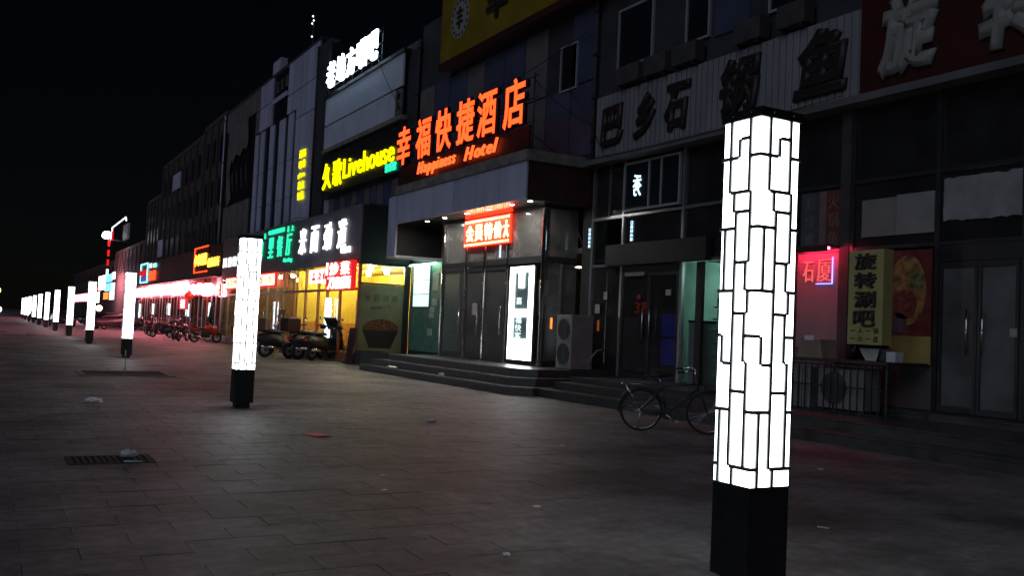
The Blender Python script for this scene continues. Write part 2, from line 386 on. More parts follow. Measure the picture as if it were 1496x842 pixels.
def lantern(single):
    t = thing('lantern_column', 'x', 'lamp column', (0, 0, 0), 'lantern columns in a row along the pavement')
    h = LS/2
    B().bbox(-h, h, -h, h, 0.09, ZB, b=0.006).build('plinth', m_black, t)
    ft = B().box(-h*.72, h*.72, -h*.72, h*.72, 0.0, 0.095)
    foot = ft.build('foot', m_black, t)
    for sx in (-1, 1):
        for sy in (-1, 1): B().tube([(sx*h*.62, sy*h*.62, 0.0), (sx*h*.62, sy*h*.62, 0.05)], 0.014, 6).build('anchor_bolt', m_alu, foot)
    B().box(-h+.004, h-.004, -h+.004, h-.004, ZB-0.005, ZT+0.005).build('diffuser', m_lamp, t)
    cap = B().bbox(-h-.014, h+.014, -h-.014, h+.014, ZT, ZT+0.062, b=0.005).build('cap', m_black, t)
    for f in range(4):
        for u in (.28, .78):
            p = face_pt(f, u, 0.016); B().ell((p[0], p[1], ZT+0.034), .005, .005, .005, 6, 4).build('rivet', m_chrome, cap)
    if single:
        for bb in lat_bars(): bb.build('lattice_bar', m_bar, t)
    else:
        a = B()
        for bb in lat_bars(): a._add(bb.v, bb.f)
        a.build('lattice', m_bar, t)
    return t
lamps = [(4.198, 4.381), (3.894, 16.418), (4.198, 34.60), (4.198, 48.34), (4.198, 61.28), (4.198, 74.33), (4.198, 87.29), (4.198, 99.72), (4.198, 112.5), (4.198, 125.5), (4.198, 138.5), (4.198, 151.5)]
l0 = lantern(True); l1 = lantern(False)
for i, (x, y) in enumerate(lamps):
    o = l0 if i == 0 else (copy_tree(l0) if i == 1 else (l1 if i == 2 else copy_tree(l1)))
    o.location = (x, y, 0)
    o['label'] = ('large lit lantern column with crisp black lattice in front of the bicycle and rotating hotpot signs' if i == 0 else
                  'lit lantern column covering part of the green restaurant sign, beside the red flyer' if i == 1 else
                  'lit lantern column behind the tree pit and stake' if i == 2 else
                  'glowing white lantern column beyond the tree pit, one of a receding row')

# ================================================================== HOTEL STEPS AND PLATFORMS
def steps(name, label, tiers, loc):
    t = thing(name, label, 'steps', loc)
    for (pts, z0, z1) in tiers:
        st = B().poly([(p[0], p[1], z0) for p in pts], (0, 0, z1-z0)).build('step', m_step, t)
        x, ya, yb = pts[0][0], pts[0][1], pts[1][1]; y = ya
        while y-yb > .3:                                  # worn stone nosings, end to end
            L = min(1.2, y-yb); bx('nosing', m_nose if name == 'entrance_steps' else m_step, st, x-.012, x+.045, y-L+.006, y-.006, z1-.035, z1+.005, bevel=.006); y -= L
    return t
def tier(x, ya, yb, c=0.45, xb=14.08): return [(x, ya), (x, yb+c), (x+c, yb), (xb, yb), (xb, ya)]
steps('entrance_steps', 'three dark stone steps up to the lit hotel entrance', [
    (tier(10.82, 29.6, 19.0), -0.05, 0.195), (tier(11.14, 29.3, 19.45), 0.195, 0.39), (tier(11.47, 28.7, 19.9), 0.39, 0.585)], (11.5, 24.5, 0))
def rect(x, ya, yb, xb=14.08): return [(x, ya), (x, yb), (xb, yb), (xb, ya)]
steps('shopfront_steps', 'low dark steps running along the unlit shopfronts behind the bicycle', [
    (rect(11.40, 18.95, 2.0), -0.05, 0.19), (rect(11.80, 18.95, 2.0), 0.19, 0.36), (rect(12.25, 18.95, 12.9), 0.36, 0.478), (rect(13.55, 12.89, 2.0), 0.36, 0.476)], (12.5, 11, 0))

# ================================================================== HOTEL BUILDING  (Y 21.0..33.3)
XF = 14.1
hb = thing('hotel_building', 'dark hotel block with lit glass entrance under a pale canopy', 'building', (17, 27, 0))
bx('upper_wall', m_wall_dk, hb, XF+.02, 24, 21.0, 33.35, 5.0, 13.2)
bx('side_wall', m_wall_dk, hb, XF+.02, 24, 28.4, 33.38, 0.0, 4.98)
bx('end_wall', m_wall_dk, hb, XF+.02, 24, 21.0, 21.5, 0.0, 4.98)
bx('lobby_floor', m_step, hb, XF-.02, 20, 21.52, 28.38, 0.4, 0.57)
bx('lobby_back_wall', m_room, hb, 19.5, 19.8, 21.52, 28.38, 0.58, 4.98)
bx('lobby_ceiling', m_room, hb, XF+.1, 19.5, 21.52, 28.38, 3.75, 3.9)
lob = bx('reception_desk', m_white, hb, 17.0, 17.6, 23.5, 26.5, 0.58, 1.6)
m_warm = emit('warm_lamp', (1.0, 0.72, 0.35), 22)
for y in (23.6, 26.3): B().disc((17.2, y, 3.745), (0, 0, 1), 0.16, 0.03).build('lobby_lamp', m_warm, hb)
# upper cladding panels and windows
for r_, (z0, z1) in enumerate(((6.45, 8.5), (8.55, 10.6))):
    for i in range(9):
        y1 = 33.2-i*1.36; y0 = y1-1.30
        if r_ == 1 and 21.9 < (y0+y1)/2 < 23.2: continue
        bx('cladding_panel', m_panel_dk if i % 3 else m_wall_gy, hb, XF-.03, XF+.018, y0, y1, z0, z1)
def framed_window(parent, y0, y1, z0, z1, divs=(), fm=None, X=XF, gm=None, depth=.07):
    fm = fm or m_frame_lt; f = B(); tk = .055
    f.box(X-depth, X-.002, y0, y0+tk, z0, z1).box(X-depth, X-.002, y1-tk, y1, z0, z1).box(X-depth, X-.002, y0+tk, y1-tk, z0, z0+tk).box(X-depth, X-.002, y0+tk, y1-tk, z1-tk, z1)
    for d in divs: f.box(X-depth+.006, X-.004, d-tk/2, d+tk/2, z0+tk, z1-tk)
    wv = f.build('window', fm, parent)
    ys = [y0+tk] + sorted(divs) + [y1-tk]
    for a, c in zip(ys[:-1], ys[1:]): bx('pane', gm or m_win_dk, wv, X-.03, X-.018, a+.004, c-.004, z0+tk+.004, z1-tk-.004)
    return wv
framed_window(hb, 22.02, 22.93, 8.45, 9.8, X=XF-.0)
# canopy
cn = bx('canopy', m_soffit, hb, 12.06, XF, 21.12, 29.88, 4.99, 5.06)
bx('core', m_wall_dk, cn, 12.10, XF, 21.10, 29.86, 5.062, 6.1)
ys = [21.05, 22.49, 23.98, 25.43, 26.94, 28.43, 29.9]
for a, c in zip(ys[:-1], ys[1:]): bx('fascia_panel', m_panel, cn, 12.0, 12.055, a+.014, c-.014, 4.985, 5.98)
bx('end_panel', m_maroon, cn, 12.06, XF, 21.04, 21.10, 4.97, 5.98)
bx('coping', m_conc, cn, 11.93, XF, 20.98, 29.98, 5.985, 6.28, bevel=.03)
bx('bulkhead', m_darkbox, cn, 12.06, 13.75, 29.9, 30.62, 3.95, 5.97)
bx('bulkhead_cover', m_panel, cn, 11.99, 12.055, 29.92, 30.66, 3.93, 5.97)
bx('bulkhead_trim', m_white, cn, 11.99, 13.77, 29.89, 30.64, 3.85, 3.93)
m_down = emit('downlight', (1.0, 0.95, 0.86), 480)
for x, y in ((12.35, 28.1), (12.35, 26.75), (12.35, 25.2), (12.35, 23.76), (12.35, 22.4), (12.35, 21.4)):
    dl = B().ring((x, y, 4.984), (0, 0, 1), 0.075, 0.014, 16, 6).build('downlight', m_alu, cn)
    B().disc((x, y, 4.982), (0, 0, 1), 0.062, 0.01, 14).build('bulb', m_down, dl)
# vestibule
vs = bx('vestibule', m_frame_dk, hb, 12.97, XF, 21.66, 28.06, 4.90, 4.98)
for y in (28.05, 26.35, 25.1, 23.66, 21.68): bx('post', m_chrome, vs, 12.95, 13.06, y-.055, y+.055, 0.586, 4.898, bevel=.04)
for y0, y1 in ((26.40, 28.0), (25.15, 26.3), (23.71, 25.05), (21.73, 23.61)):
    bx('transom', m_frame_dk, vs, 12.975, 13.05, y0, y1, 3.42, 3.60)
    bx('upper_pane', m_glass_gy, vs, 13.0, 13.012, y0+.004, y1-.004, 3.605, 4.893)
for y0, y1 in ((26.42, 27.98), (25.17, 26.28), (23.73, 25.03)):
    d = B(); f = .055
    d.box(12.985, 13.035, y0, y0+f, .62, 3.40).box(12.985, 13.035, y1-f, y1, .62, 3.40).box(12.985, 13.035, y0+f, y1-f, .62, .76).box(12.985, 13.035, y0+f, y1-f, 3.28, 3.40)
    dr = d.build('door', m_frame_dk, vs)
    bx('door_pane', m_glass_v, dr, 13.004, 13.014, y0+f+.003, y1-f-.003, .765, 3.275)
    h = B().tube([(12.90, y0+.12, 1.35), (12.90, y0+.12, 2.2)], .018, 8)
    h.tube([(12.90, y0+.12, 1.45), (12.99, y0+.12, 1.45)], .01, 6).tube([(12.90, y0+.12, 2.1), (12.99, y0+.12, 2.1)], .01, 6); h.build('door_handle', m_chrome, dr)
for z in (.585, 3.42):
    bx('side_rail', m_frame_dk, vs, 13.07, XF-.02, 21.65, 21.71, z+.004, z+.16)
bx('side_pane', m_glass_gy, vs, 13.07, XF-.02, 21.675, 21.687, 3.59, 4.893)
bx('side_pane', m_glass_gy, vs, 13.07, 13.55, 21.675, 21.687, .76, 3.415)
bx('side_pane', m_glass_gy, vs, 13.62, XF-.02, 21.675, 21.687, .76, 3.415)
bx('side_post', m_alu, vs, 13.555, 13.615, 21.655, 21.705, .75, 3.415)
m_or = emit('orange_marker', (1.0, 0.22, 0.03), 2.0)
bx('door_sticker', m_or, vs, 13.30, 13.36, 21.665, 21.674, 1.62, 1.92)
bx('door_sticker', m_or, vs, 13.85, 13.92, 21.665, 21.674, 1.62, 1.92)
bx('wall_box', m_white, vs, 13.62, 14.0, 22.4, 22.9, 2.0, 3.0)
# roof-edge strip beside
bx('ledge', m_frame_dk, hb, XF-.10, XF+.018, 21.0, 33.3, 6.32, 6.42)

# hotel letters on a trussed red board over the canopy
m_orange = emit('orange_neon', (1.0, 0.050, 0.009), 4.4); m_orange2 = emit('amber_neon', (1.0, 0.10, 0.02), 2.4)
m_can = mat('letter_can', (0.03, 0.006, 0.005), .5)
s = thing('hotel_sign', 'glowing orange hotel lettering on a dark red board above the canopy', 'sign', (12.5, 26.5, 6.28))
bx('board', m_maroon, s, 12.52, 12.58, 21.9, 31.2, 6.45, 7.15)
for z in (7.25, 7.9, 8.5): B().tube([(12.6, 21.7, z), (12.6, 31.3, z)], .02, 6).build('frame_rail', m_frame_dk, s)
for i in range(9):
    y = 21.9+i*1.15; B().tube([(12.62, y, 6.25), (12.62, y, 8.6)], .022, 6).build('frame_post', m_frame_dk, s)
    B().tube([(12.62, y, 6.9), (13.9, y+.2, 6.3)], .016, 6).build('frame_strut', m_frame_dk, s)
for ch, y, z in zip('幸福快捷酒店', (30.56, 28.86, 27.27, 25.68, 24.26, 22.62), (7.86, 7.88, 7.88, 7.88, 7.88, 7.86)):
    put_glyph(ch, s, (12.40, y, z), 1.20, 1.36, m_orange, 'X', 0.015, 0.03)
    put_glyph(ch, s, (12.47, y, z), 1.28, 1.44, m_can, 'X', 0.034, 0.10, name='letter_can')
latin_line('Happiness', s, 12.44, 29.35, 26.35, 6.70, 0.56, m_orange2, 0.006, 0.05, 0.35)
latin_line('Hotel', s, 12.44, 25.75, 23.55, 6.66, 0.58, m_orange2, 0.006, 0.05, 0.35)
# led scroller
m_ledtxt = emit('led_text', (1.0, 0.62, 0.30), 5.0); m_ledred = emit('led_red', (1.0, 0.035, 0.010), 2.6)
bx('soffit_glow_strip', m_ledred, cn, 12.9, 12.95, 23.4, 26.4, 4.955, 4.985)  # glowing strip added to redden the soffit where the scroller reflects
s = thing('led_scroller', 'red scrolling text display with pale characters on the entrance glass', 'sign', (12.9, 24.9, 4.05))
bx('screen', m_ledred, s, 12.88, 12.94, 23.42, 26.36, 4.05, 4.90)
for y, ch in zip((25.95, 25.35, 24.72, 24.12, 23.62), '会员特价大'): put_glyph(ch, s, (12.867, y, 4.46), .50 if ch != '大' else .3, .50, m_ledtxt, 'X', 0.012, .012)
for i in range(20):
    for z in (4.11, 4.82): B().ell((12.875, 23.5+i*.146, z), .014, .045, .04, 8, 5).build('led_dot', m_ledtxt, s)
# reflection at the soffit edge is put in by the glowing strip above
# white light box by the door
m_tube = emit('white_tube', (0.92, 1.0, 1.0), 7.0)
s = thing('light_box', 'tall white glowing light box with dark panels beside the glass doors', 'light box', (12.9, 22.6, .7))
bx('back_panel', mat('smoky_panel', (0.14, 0.21, 0.21), 0.3), s, 12.90, 12.95, 21.95, 23.24, .72, 3.32)
for a in ((21.95, 22.17, .72, 3.32), (23.02, 23.24, .72, 3.32), (22.171, 23.019, 3.16, 3.32), (22.171, 23.019, 1.92, 2.12), (22.171, 23.019, .72, 1.30), (22.48, 22.74, 2.72, 3.159)):
    bx('light_tube', m_tube, s, 12.86, 12.899, a[0], a[1], a[2], a[3], bevel=.008)
m_pale = emit('pale_print', (0.8, 0.95, 0.95), 1.6)
for i, ch in enumerate('喜福快客'): put_glyph(ch, s, (12.893, 22.72, 2.36-i*.24 if i == 0 else 2.05-i*.22), .34, .20, m_pale, 'X', 0, .004)

# green-lit side entrance with menu boards (facade X=14.1, Y 30..33.3)
m_green = emit('green_lit_panel', (0.10, 0.32, 0.22), 0.35)
s = thing('menu_board', 'bright white two column menu board on the green lit wall', 'sign', (14.0, 32, 2.2))
m_menu = emit('menu_white', (0.70, 1.0, 0.95), 1.2)
for a in ((32.14, 32.78), (31.44, 32.06)):
    for z0, z1 in ((2.26, 2.70), (2.73, 3.22), (3.25, 3.76)): bx('menu_panel', m_menu, s, 13.98, 14.03, a[0], a[1], z0, z1)
bx('backing', m_frame_dk, s, 14.031, 14.06, 31.4, 32.82, 2.22, 3.80)
m_gwall = mat('green_wall', (0.10, 0.26, 0.19), 0.5, var=0.25)
bx('green_wall', m_gwall, hb, XF-.035, XF+.015, 29.0, 33.3, .6, 3.88)
s = thing('notice_sheets', 'pale paper notices pinned to the dark green wall', 'notice', (14.05, 31, 1.5))
for a in ((30.7, 31.2, 2.85, 3.5), (30.75, 31.2, 2.3, 2.55), (30.95, 31.35, 2.05, 2.25), (31.0, 31.4, 1.85, 2.03), (31.1, 31.5, 1.2, 1.45)): bx('sheet', mat('paper', (0.5, 0.62, 0.56), 0.7), s, 14.05, 14.06, *a)
bx('tube_lamp', emit('green_white_tube', (0.55, 1.0, 0.8), 16), hb, 13.9, 13.96, 30.7, 33.1, 3.80, 3.84)

# yellow roof sign
s = thing('rooftop_billboard', 'unlit mustard yellow billboard with pale round emblem above the hotel', 'billboard', (13.6, 25, 10.9))
bx('board', m_yel_board, s, 13.6, 13.68, 16.0, 30.5, 10.95, 13.6)
bx('bottom_edge', m_maroon, s, 13.55, 14.1, 16.0, 30.5, 10.72, 10.94)
B().disc((13.59, 28.95, 12.25), (1, 0, 0), .72, .02, 32).build('emblem', m_grey_let, s)
em_ = B()
for i in range(16):
    q = 2*math.pi*i/16; em_.box(13.572, 13.579, 28.95+.6*math.cos(q)-.05, 28.95+.6*math.cos(q)+.05, 12.25+.6*math.sin(q)-.05, 12.25+.6*math.sin(q)+.05)
em_.build('emblem_dots', m_brush, s)
put_glyph('丰', s, (13.574, 28.95, 12.25), .5, .8, m_brush, 'X', 0.03, .01, name='emblem_mark')
put_glyph('幸', s, (13.57, 26.2, 12.35), 1.5, 1.7, m_brush, 'X', 0.03, .04)
put_glyph('福', s, (13.57, 23.6, 12.35), 1.5, 1.7, m_brush, 'X', 0.03, .04)
for y in (17, 20, 23, 26, 29.5): B().tube([(13.7, y, 10.8), (13.7, y, 13.7)], .04, 6).build('frame_post', m_frame_dk, s)

# ================================================================== RIGHT BLOCK (Y 0..21)
rb = thing('hotpot_restaurant', 'dark glazed restaurant block beneath the grey brush lettered sign', 'building', (17, 12, 0))
bx('upper_wall', m_wall_dk, rb, XF+.02, 24, 0, 20.98, 6.1, 10.7)
bx('first_floor_slab', m_wall_dk, rb, XF+.08, 19, 0, 20.98, 3.42, 3.52)
bx('back_wall', m_room, rb, 18.6, 18.8, 0, 20.98, .48, 6.08)
bx('room_floor', m_step, rb, XF-.02, 18.6, 0, 20.98, .3, .47)
bx('partition', m_room, rb, XF+.1, 18.6, 15.55, 15.65, .48, 6.08)
bx('partition', m_room, rb, XF+.1, 18.6, 10.30, 10.38, .48, 6.08)
ml = [20.93, 19.55, 17.17, 15.7, 13.62, 12.22, 10.40, 8.85, 7.2, 5.4, 3.6, 1.8]
for y in ml: bx('mullion', m_alu if y > 15 else m_frame_dk, rb, XF-.05, XF+.06, y-.045, y+.045, .48, 6.09)
bx('column', m_pil, rb, XF-.06, XF+.07, 12.27, 12.50, .48, 6.09)
for a, c in zip(ml[1:], ml[:-1]):
    y0, y1 = a+.047, c-.047
    if abs(y0-12.267) < .01: y0 = 12.505
    for z in (3.34, 4.60): bx('rail', m_alu if y0 > 15 else m_frame_dk, rb, XF-.045, XF+.055, y0, y1, z-.035, z+.035)
    bx('upper_pane', m_glass_dk, rb, XF, XF+.012, y0+.003, y1-.003, 4.638, 6.08)
    bx('transom_pane', m_glass_dk if not 19.5 < y0 < 20 else m_glass, rb, XF, XF+.012, y0+.003, y1-.003, 3.378, 4.562)
bx('thin_mullion', m_alu, rb, XF-.03, XF+.03, 20.2, 20.24, 4.64, 6.08)
bx('lower_pane', m_glass_dk, rb, XF, XF+.012, 19.6, 20.88, .49, 3.30); bx('lower_pane', m_glass_dk, rb, XF, XF+.012, 13.67, 15.65, .49, 3.30)
framed_window(rb, 17.24, 19.5, 4.68, 5.93, (17.97, 18.45), X=XF-.05, gm=m_win_dk)
bx('awning_box', m_darkbox, rb, 13.86, 14.04, 16.1, 20.0, 3.30, 3.84, bevel=.01)
bx('sign_ledge', m_wall_gy, rb, 13.7, XF, 0, 20.95, 6.02, 6.16)
def double_door(parent, y0, y1, z0, z1, X, gm, fm, hy, hz=(1.42, 2.24)):
    ym = (y0+y1)/2
    for k, (a, c) in enumerate(((y0, ym-.006), (ym+.006, y1))):
        d = B(); f = .06
        d.box(X-.03, X+.03, a, a+f, z0, z1).box(X-.03, X+.03, c-f, c, z0, z1).box(X-.03, X+.03, a+f, c-f, z0, z0+.1).box(X-.03, X+.03, a+f, c-f, z1-.1, z1)
        dr = d.build('door', fm, parent); bx('door_pane', gm, dr, X-.006, X+.006, a+f+.003, c-f-.003, z0+.103, z1-.103)
        hyv = ym-.14 if k == 0 else ym+.14
        for dx in (-.10, .10):
            h = B().tube([(X+dx, hyv, hz[0]), (X+dx, hyv, hz[1])], .02, 8)
            for z in (hz[0]+.1, hz[1]-.1): h.tube([(X+dx, hyv, z), (X+dx*.25, hyv, z)], .011, 6)
            h.build('door_handle', m_chrome, dr)
double_door(rb, 17.25, 19.48, .49, 3.13, XF-.01, m_glass_dk, m_frame_dk, 0, (1.40, 2.26))
double_door(rb, 8.92, 10.34, .49, 3.02, XF-.01, mat('frosted_film', (0.11, 0.115, 0.12), 0.5, var=0.45, scale=1.6), m_frame_dk, 0, (1.47, 2.22))
bx('door_header', m_frame_dk, rb, XF-.04, XF+.05, 8.9, 10.35, 3.03, 3.30)
bx('door_header', m_frame_dk, rb, XF-.04, XF+.05, 17.22, 19.5, 3.14, 3.29)
# door closer glint box
bx('door_closer', m_alu, rb, XF-.10, XF-.045, 18.5, 19.3, 3.03, 3.12)
# plastic sheeted transom over the right door
m_sheet = mat('wrinkled_plastic_sheet', (0.30, 0.32, 0.32), 0.28, var=0.3, scale=2.5, bump=1.0)
sh = B(); nx, nz_ = 16, 8; vsx = []
for j in range(nz_+1):
    for i in range(nx+1):
        vsx.append((XF-.03+random.uniform(-.012, .012), 10.3-i*1.4/nx, 3.72+j*.73/nz_ + (random.uniform(-.02, .02) if j in (0, nz_) else 0)))
sh._add(vsx, [(j*(nx+1)+i, j*(nx+1)+i+1, (j+1)*(nx+1)+i+1, (j+1)*(nx+1)+i) for j in range(nz_) for i in range(nx)], True)
o = sh.build('plastic_sheet', m_sheet, rb)
bx('blank_panel', mat('grey_blank_panel', (0.24, 0.235, 0.23), 0.5, var=0.12), rb, XF-.04, XF-.015, 11.25, 12.0, 3.55, 4.24)
bx('blank_panel', mat('pale_blank_panel', (0.29, 0.285, 0.28), 0.5, var=0.12), rb, XF-.04, XF-.015, 10.47, 11.245, 3.55, 4.27)
# red-lit serving window
bx('serving_panel', mat('white_film', (0.26, 0.23, 0.24), 0.5, var=0.08), rb, XF-.02, XF-.008, 12.51, 13.57, 1.45, 3.30)
bx('shelf_panel', m_wall_gy, rb, XF-.02, XF-.008, 10.45, 12.2, .49, 1.25)
bx('shelf_panel', m_wall_gy, rb, XF-.02, XF-.008, 12.51, 13.57, .49, 1.44)
m_neonred = emit('red_neon', (1.0, 0.03, 0.09), 85.0); m_neonblue = emit('blue_neon', (0.35, 0.25, 1.0), 3.0)
s = thing('neon_window_sign', 'small red neon characters with blue underline in the red lit serving window', 'neon sign', (14.0, 13.2, 2.6))
put_glyph('厦', s, (XF-.045, 12.86, 2.97), .34, .42, emit('pink_neon', (1.0, 0.10, 0.10), 1.3), 'X', -.012, .02)
put_glyph('石', s, (XF-.045, 13.26, 2.95), .26, .40, MATS['pink_neon'], 'X', -.012, .02)
for a in ((12.66, 13.06, 2.70, 2.715), (12.655, 12.668, 2.70, 3.22)): bx('neon_outline', m_neonblue, s, XF-.05, XF-.03, *a)
B().tube([(XF-.32, 12.5, 3.36), (XF-.32, 13.6, 3.36)], .022, 8).build('neon_tube', m_neonred, s)
bx('added_tube_shield', m_maroon, s, XF-.40, XF-.383, 12.48, 13.62, 3.30, 3.42)  # board added to keep the red tube's light off the paving
bx('hood', m_maroon, s, XF-.38, XF-.051, 12.48, 13.62, 3.385, 3.42)
# curtains above the serving window
t = thing('transom_posters', 'faded vertical poster strips above the red serving window', 'poster', (14.05, 13, 3.4))
for i, (a, c, m_) in enumerate(((13.05, 13.5, mat('faded_blue_poster', (0.07, 0.08, 0.1), .6)), (12.86, 13.04, mat('faded_pink_poster', (0.22, 0.13, 0.13), .6)), (12.52, 12.85, mat('faded_red_poster', (0.16, 0.035, 0.03), .6)))):
    p_ = bx('poster_strip', m_, t, XF-.03, XF-.012, a, c, 3.42, 4.52)
    for k, ch in enumerate('彩烧煮' if i == 0 else '火锅鱼' if i == 2 else ''):
        put_glyph(ch, t, (XF-.034, (a+c)/2, 4.3-k*.36), .26, .28, mat('faded_print', (0.20, 0.17, 0.16), .6), 'X', 0, .004, name='print')
# food poster
s = thing('food_poster', 'large red food poster with round dishes beside the vertical yellow sign', 'poster', (14.0, 11, 1.25))
bx('sheet', mat('dark_red_print', (0.16, 0.03, 0.03), .5, var=.5, scale=4), s, 14.03, 14.048, 10.46, 11.6, 1.75, 3.26)
B().disc((14.027, 10.95, 2.55), (1, 0, 0), .62, .006, 32, sx=.62).build('dish', mat('dish_print', (0.30, 0.18, 0.06), .5, var=.8, scale=7), s)
B().disc((14.022, 11.0, 2.3), (1, 0, 0), .26, .006, 24).build('bowl', mat('bowl_print', (0.20, 0.05, 0.04), .5, var=.8, scale=12), s)
B().disc((14.022, 10.75, 2.72), (1, 0, 0), .17, .006, 24).build('garnish', mat('garnish_print', (0.16, 0.20, 0.07), .5, var=.8, scale=12), s)
B().disc((14.022, 11.1, 1.98), (1, 0, 0), .17, .006, 24).build('plate', mat('plate_print', (0.10, 0.09, 0.16), .5, var=.6, scale=10), s)
bx('yellow_panel', mat('olive_print', (0.34, 0.32, 0.09), .5), s, 14.028, 14.05, 10.46, 11.3, 1.26, 1.745)
m_spark = mat('metal_tray', (0.7, 0.7, 0.7), .2, 1.0)
s = thing('serving_counter', 'dark counter shelf with metal trays in front of the food poster', 'counter', (13.4, 11.5, .48))
bx('top', m_frame_dk, s, 12.95, 13.98, 10.45, 12.75, 1.23, 1.285, bevel=.008)
for y in (10.5, 11.6, 12.7): bx('leg', m_frame_dk, s, 13.0, 13.05, y-.025, y+.025, .365, 1.228)
s = thing('metal_tray', 'shiny v shaped tray on the dark counter', 'tray', (13.3, 10.95, 1.286))
B().poly([(13.2, 11.25, 1.50), (13.2, 10.75, 1.50), (13.2, 10.9, 1.29), (13.2, 11.1, 1.29)], (.25, 0, 0)).build('body', mat('pale_tray', (0.6, 0.6, 0.58), .35), s)
bx('box', m_white, s, 13.2, 13.4, 10.5, 10.68, 1.287, 1.46)
s = thing('cardboard_carton', 'brownish open carton on the counter below the red window', 'box', (13.35, 12.35, 1.286))
B().poly([(13.15, 12.62, 1.287), (13.15, 12.02, 1.287), (13.15, 12.08, 1.62), (13.15, 12.52, 1.64)], (.4, 0, 0)).build('body', mat('carton', (0.30, 0.22, 0.17), .8), s)
bx('flap', m_white, s, 13.12, 13.145, 12.2, 12.42, 1.60, 1.69)
# outdoor unit cage under the counter
s = thing('unit_cage', 'barred cage around a round fan under the serving counter', 'cage', (13.0, 11.5, .36))
for i in range(15):
    y = 10.55+i*.145; bx('bar', m_frame_dk, s, 12.86, 12.88, y-.01, y+.01, .365, 1.20)
for z in (.37, .80, 1.17): bx('rail', m_frame_dk, s, 12.881, 12.90, 10.5, 12.62, z, z+.03)
s = thing('condenser_unit', 'grey air conditioner condenser behind the cage bars', 'air conditioner', (13.2, 11.5, .48))
bx('casing', m_ac, s, 13.0, 13.42, 10.95, 12.0, .42, 1.12, bevel=.02)
B().disc((12.99, 11.6, .78), (1, 0, 0), .28, .015, 28).build('fan_grille', m_grille, s)
bx('foot', m_frame_dk, s, 13.05, 13.4, 11.0, 11.1, .362, .42); bx('foot', m_frame_dk, s, 13.05, 13.4, 11.85, 11.95, .362, .42)
s = thing('storage_crate', 'pale slatted crate beside the fan under the counter', 'crate', (13.2, 12.35, .36))
for i in range(4): bx('slat', m_ac, s, 13.0, 13.03, 12.12+i*.11, 12.21+i*.11, .365, 1.1)
bx('back', m_wall_gy, s, 13.031, 13.4, 12.12, 12.54, .365, 1.1)
# vertical yellow light box
s = thing('vertical_sign', 'tall dull yellow box sign with four dark characters over the counter', 'sign', (13.15, 11, 1.55))
m_vs = mat('dull_yellow_face', (0.46, 0.42, 0.16), .55, var=.15, scale=2)
bx('box', m_vs, s, 13.0, 13.25, 10.62, 11.34, 1.56, 3.18, bevel=.01)
m_vt = mat('dark_print', (0.05, 0.03, 0.035), .6)
for i, ch in enumerate('旋转涮吧'): put_glyph(ch, s, (12.992, 10.98, 2.98-i*.325), .46, .285, m_vt, 'X', .03, .012)
for r_, tx in enumerate(('一人一锅', '一元一盘')):
    for i, ch in enumerate(tx):
        put_glyph(ch, s, (12.994, 11.22-i*.16, 1.80-r_*.14), .11, .10 if ch != '一' else .014, m_vt, 'X', 0, .008)
for y in (10.72, 11.24): B().tube([(13.12, y, 1.57), (13.12+.1, y+.15, 1.285)], .02, 6).build('strut', m_frame_dk, s)
B().tube([(13.2, 11.3, 1.57), (13.2, 11.5, 1.285)], .02, 6).build('strut', m_frame_dk, s)

# grey brush sign and red rotating sign
s = thing('brush_lettered_sign', 'unlit grey corrugated sign with five dark brush characters', 'sign', (13.9, 16.4, 6.17))
bx('board', m_corr, s, 13.93, 14.0, 12.03, 20.72, 6.19, 7.86)
for i in range(47): bx('rib', m_corr, s, 13.905, 13.931, 12.05+i*.1853, 12.05+i*.1853+.155, 6.20, 7.85)
for ch, y, z, w_, h_, tl in (('巴', 19.95, 6.98, .95, 1.05, .05), ('乡', 18.55, 7.0, .85, 1.15, .0), ('石', 17.3, 7.0, .95, 1.15, .0), ('锅', 15.85, 7.05, 1.25, 1.3, .0), ('鱼', 13.35, 7.05, 1.35, 1.35, 0)):
    if ch == '鱼': y = 12.95
    if ch == '锅': y = 15.2
    put_glyph(ch, s, (13.87, y, z), w_, h_, m_brush, 'X', .045, .06, .15, tilt=tl)
s = thing('rotating_hotpot_sign', 'unlit dark red sign with large grey characters next to the grey brush sign', 'sign', (13.9, 9, 6.17))
bx('board', m_red_board, s, 13.9, 13.98, 2.0, 12.0, 6.18, 8.3)
for i, ch in enumerate('旋转涮吧'): put_glyph(ch, s, (13.86, 10.95-i*2.0, 7.1), 1.25, 1.5, m_grey_let, 'X', .06, .06, .1)
# air conditioners on the sign top
for k, (y0, y1) in enumerate(((18.72, 19.62), (17.65, 18.5), (16.55, 17.4), (14.5, 15.3), (13.27, 14.02))):
    a = thing('condenser_unit', ('dim condenser on the grey sign ledge above the first brush character', 'dim condenser on the grey sign ledge above the second brush character', 'dim condenser on the grey sign ledge above the third brush character', 'dim condenser on the grey sign ledge just past the fourth brush character', 'dim condenser on the grey sign ledge beside the fifth brush character')[k], 'air conditioner', (14.0, (y0+y1)/2, 7.87), 'condensers on the sign ledge')
    bx('casing', m_pil, a, 13.72, 14.02, y0, y1, 7.93, 8.40, bevel=.015)
    B().disc((13.715, (y0+y1)/2+.12, 8.16), (1, 0, 0), .19, .012, 20).build('fan_grille', m_grille, a)
    bx('foot', m_frame_dk, a, 13.74, 14.0, y0+.08, y0+.14, 7.862, 7.929); bx('foot', m_frame_dk, a, 13.74, 14.0, y1-.14, y1-.08, 7.862, 7.929)
bx('unit_ledge', m_wall_gy, rb, 14.001, XF+.018, 12.03, 20.7, 7.80, 7.86)
for y0, y1 in ((16.47, 17.33), (13.0, 14.6), (18.6, 20.1)):
    framed_window(rb, y0, y1, 8.50, 10.1, X=XF+.018)
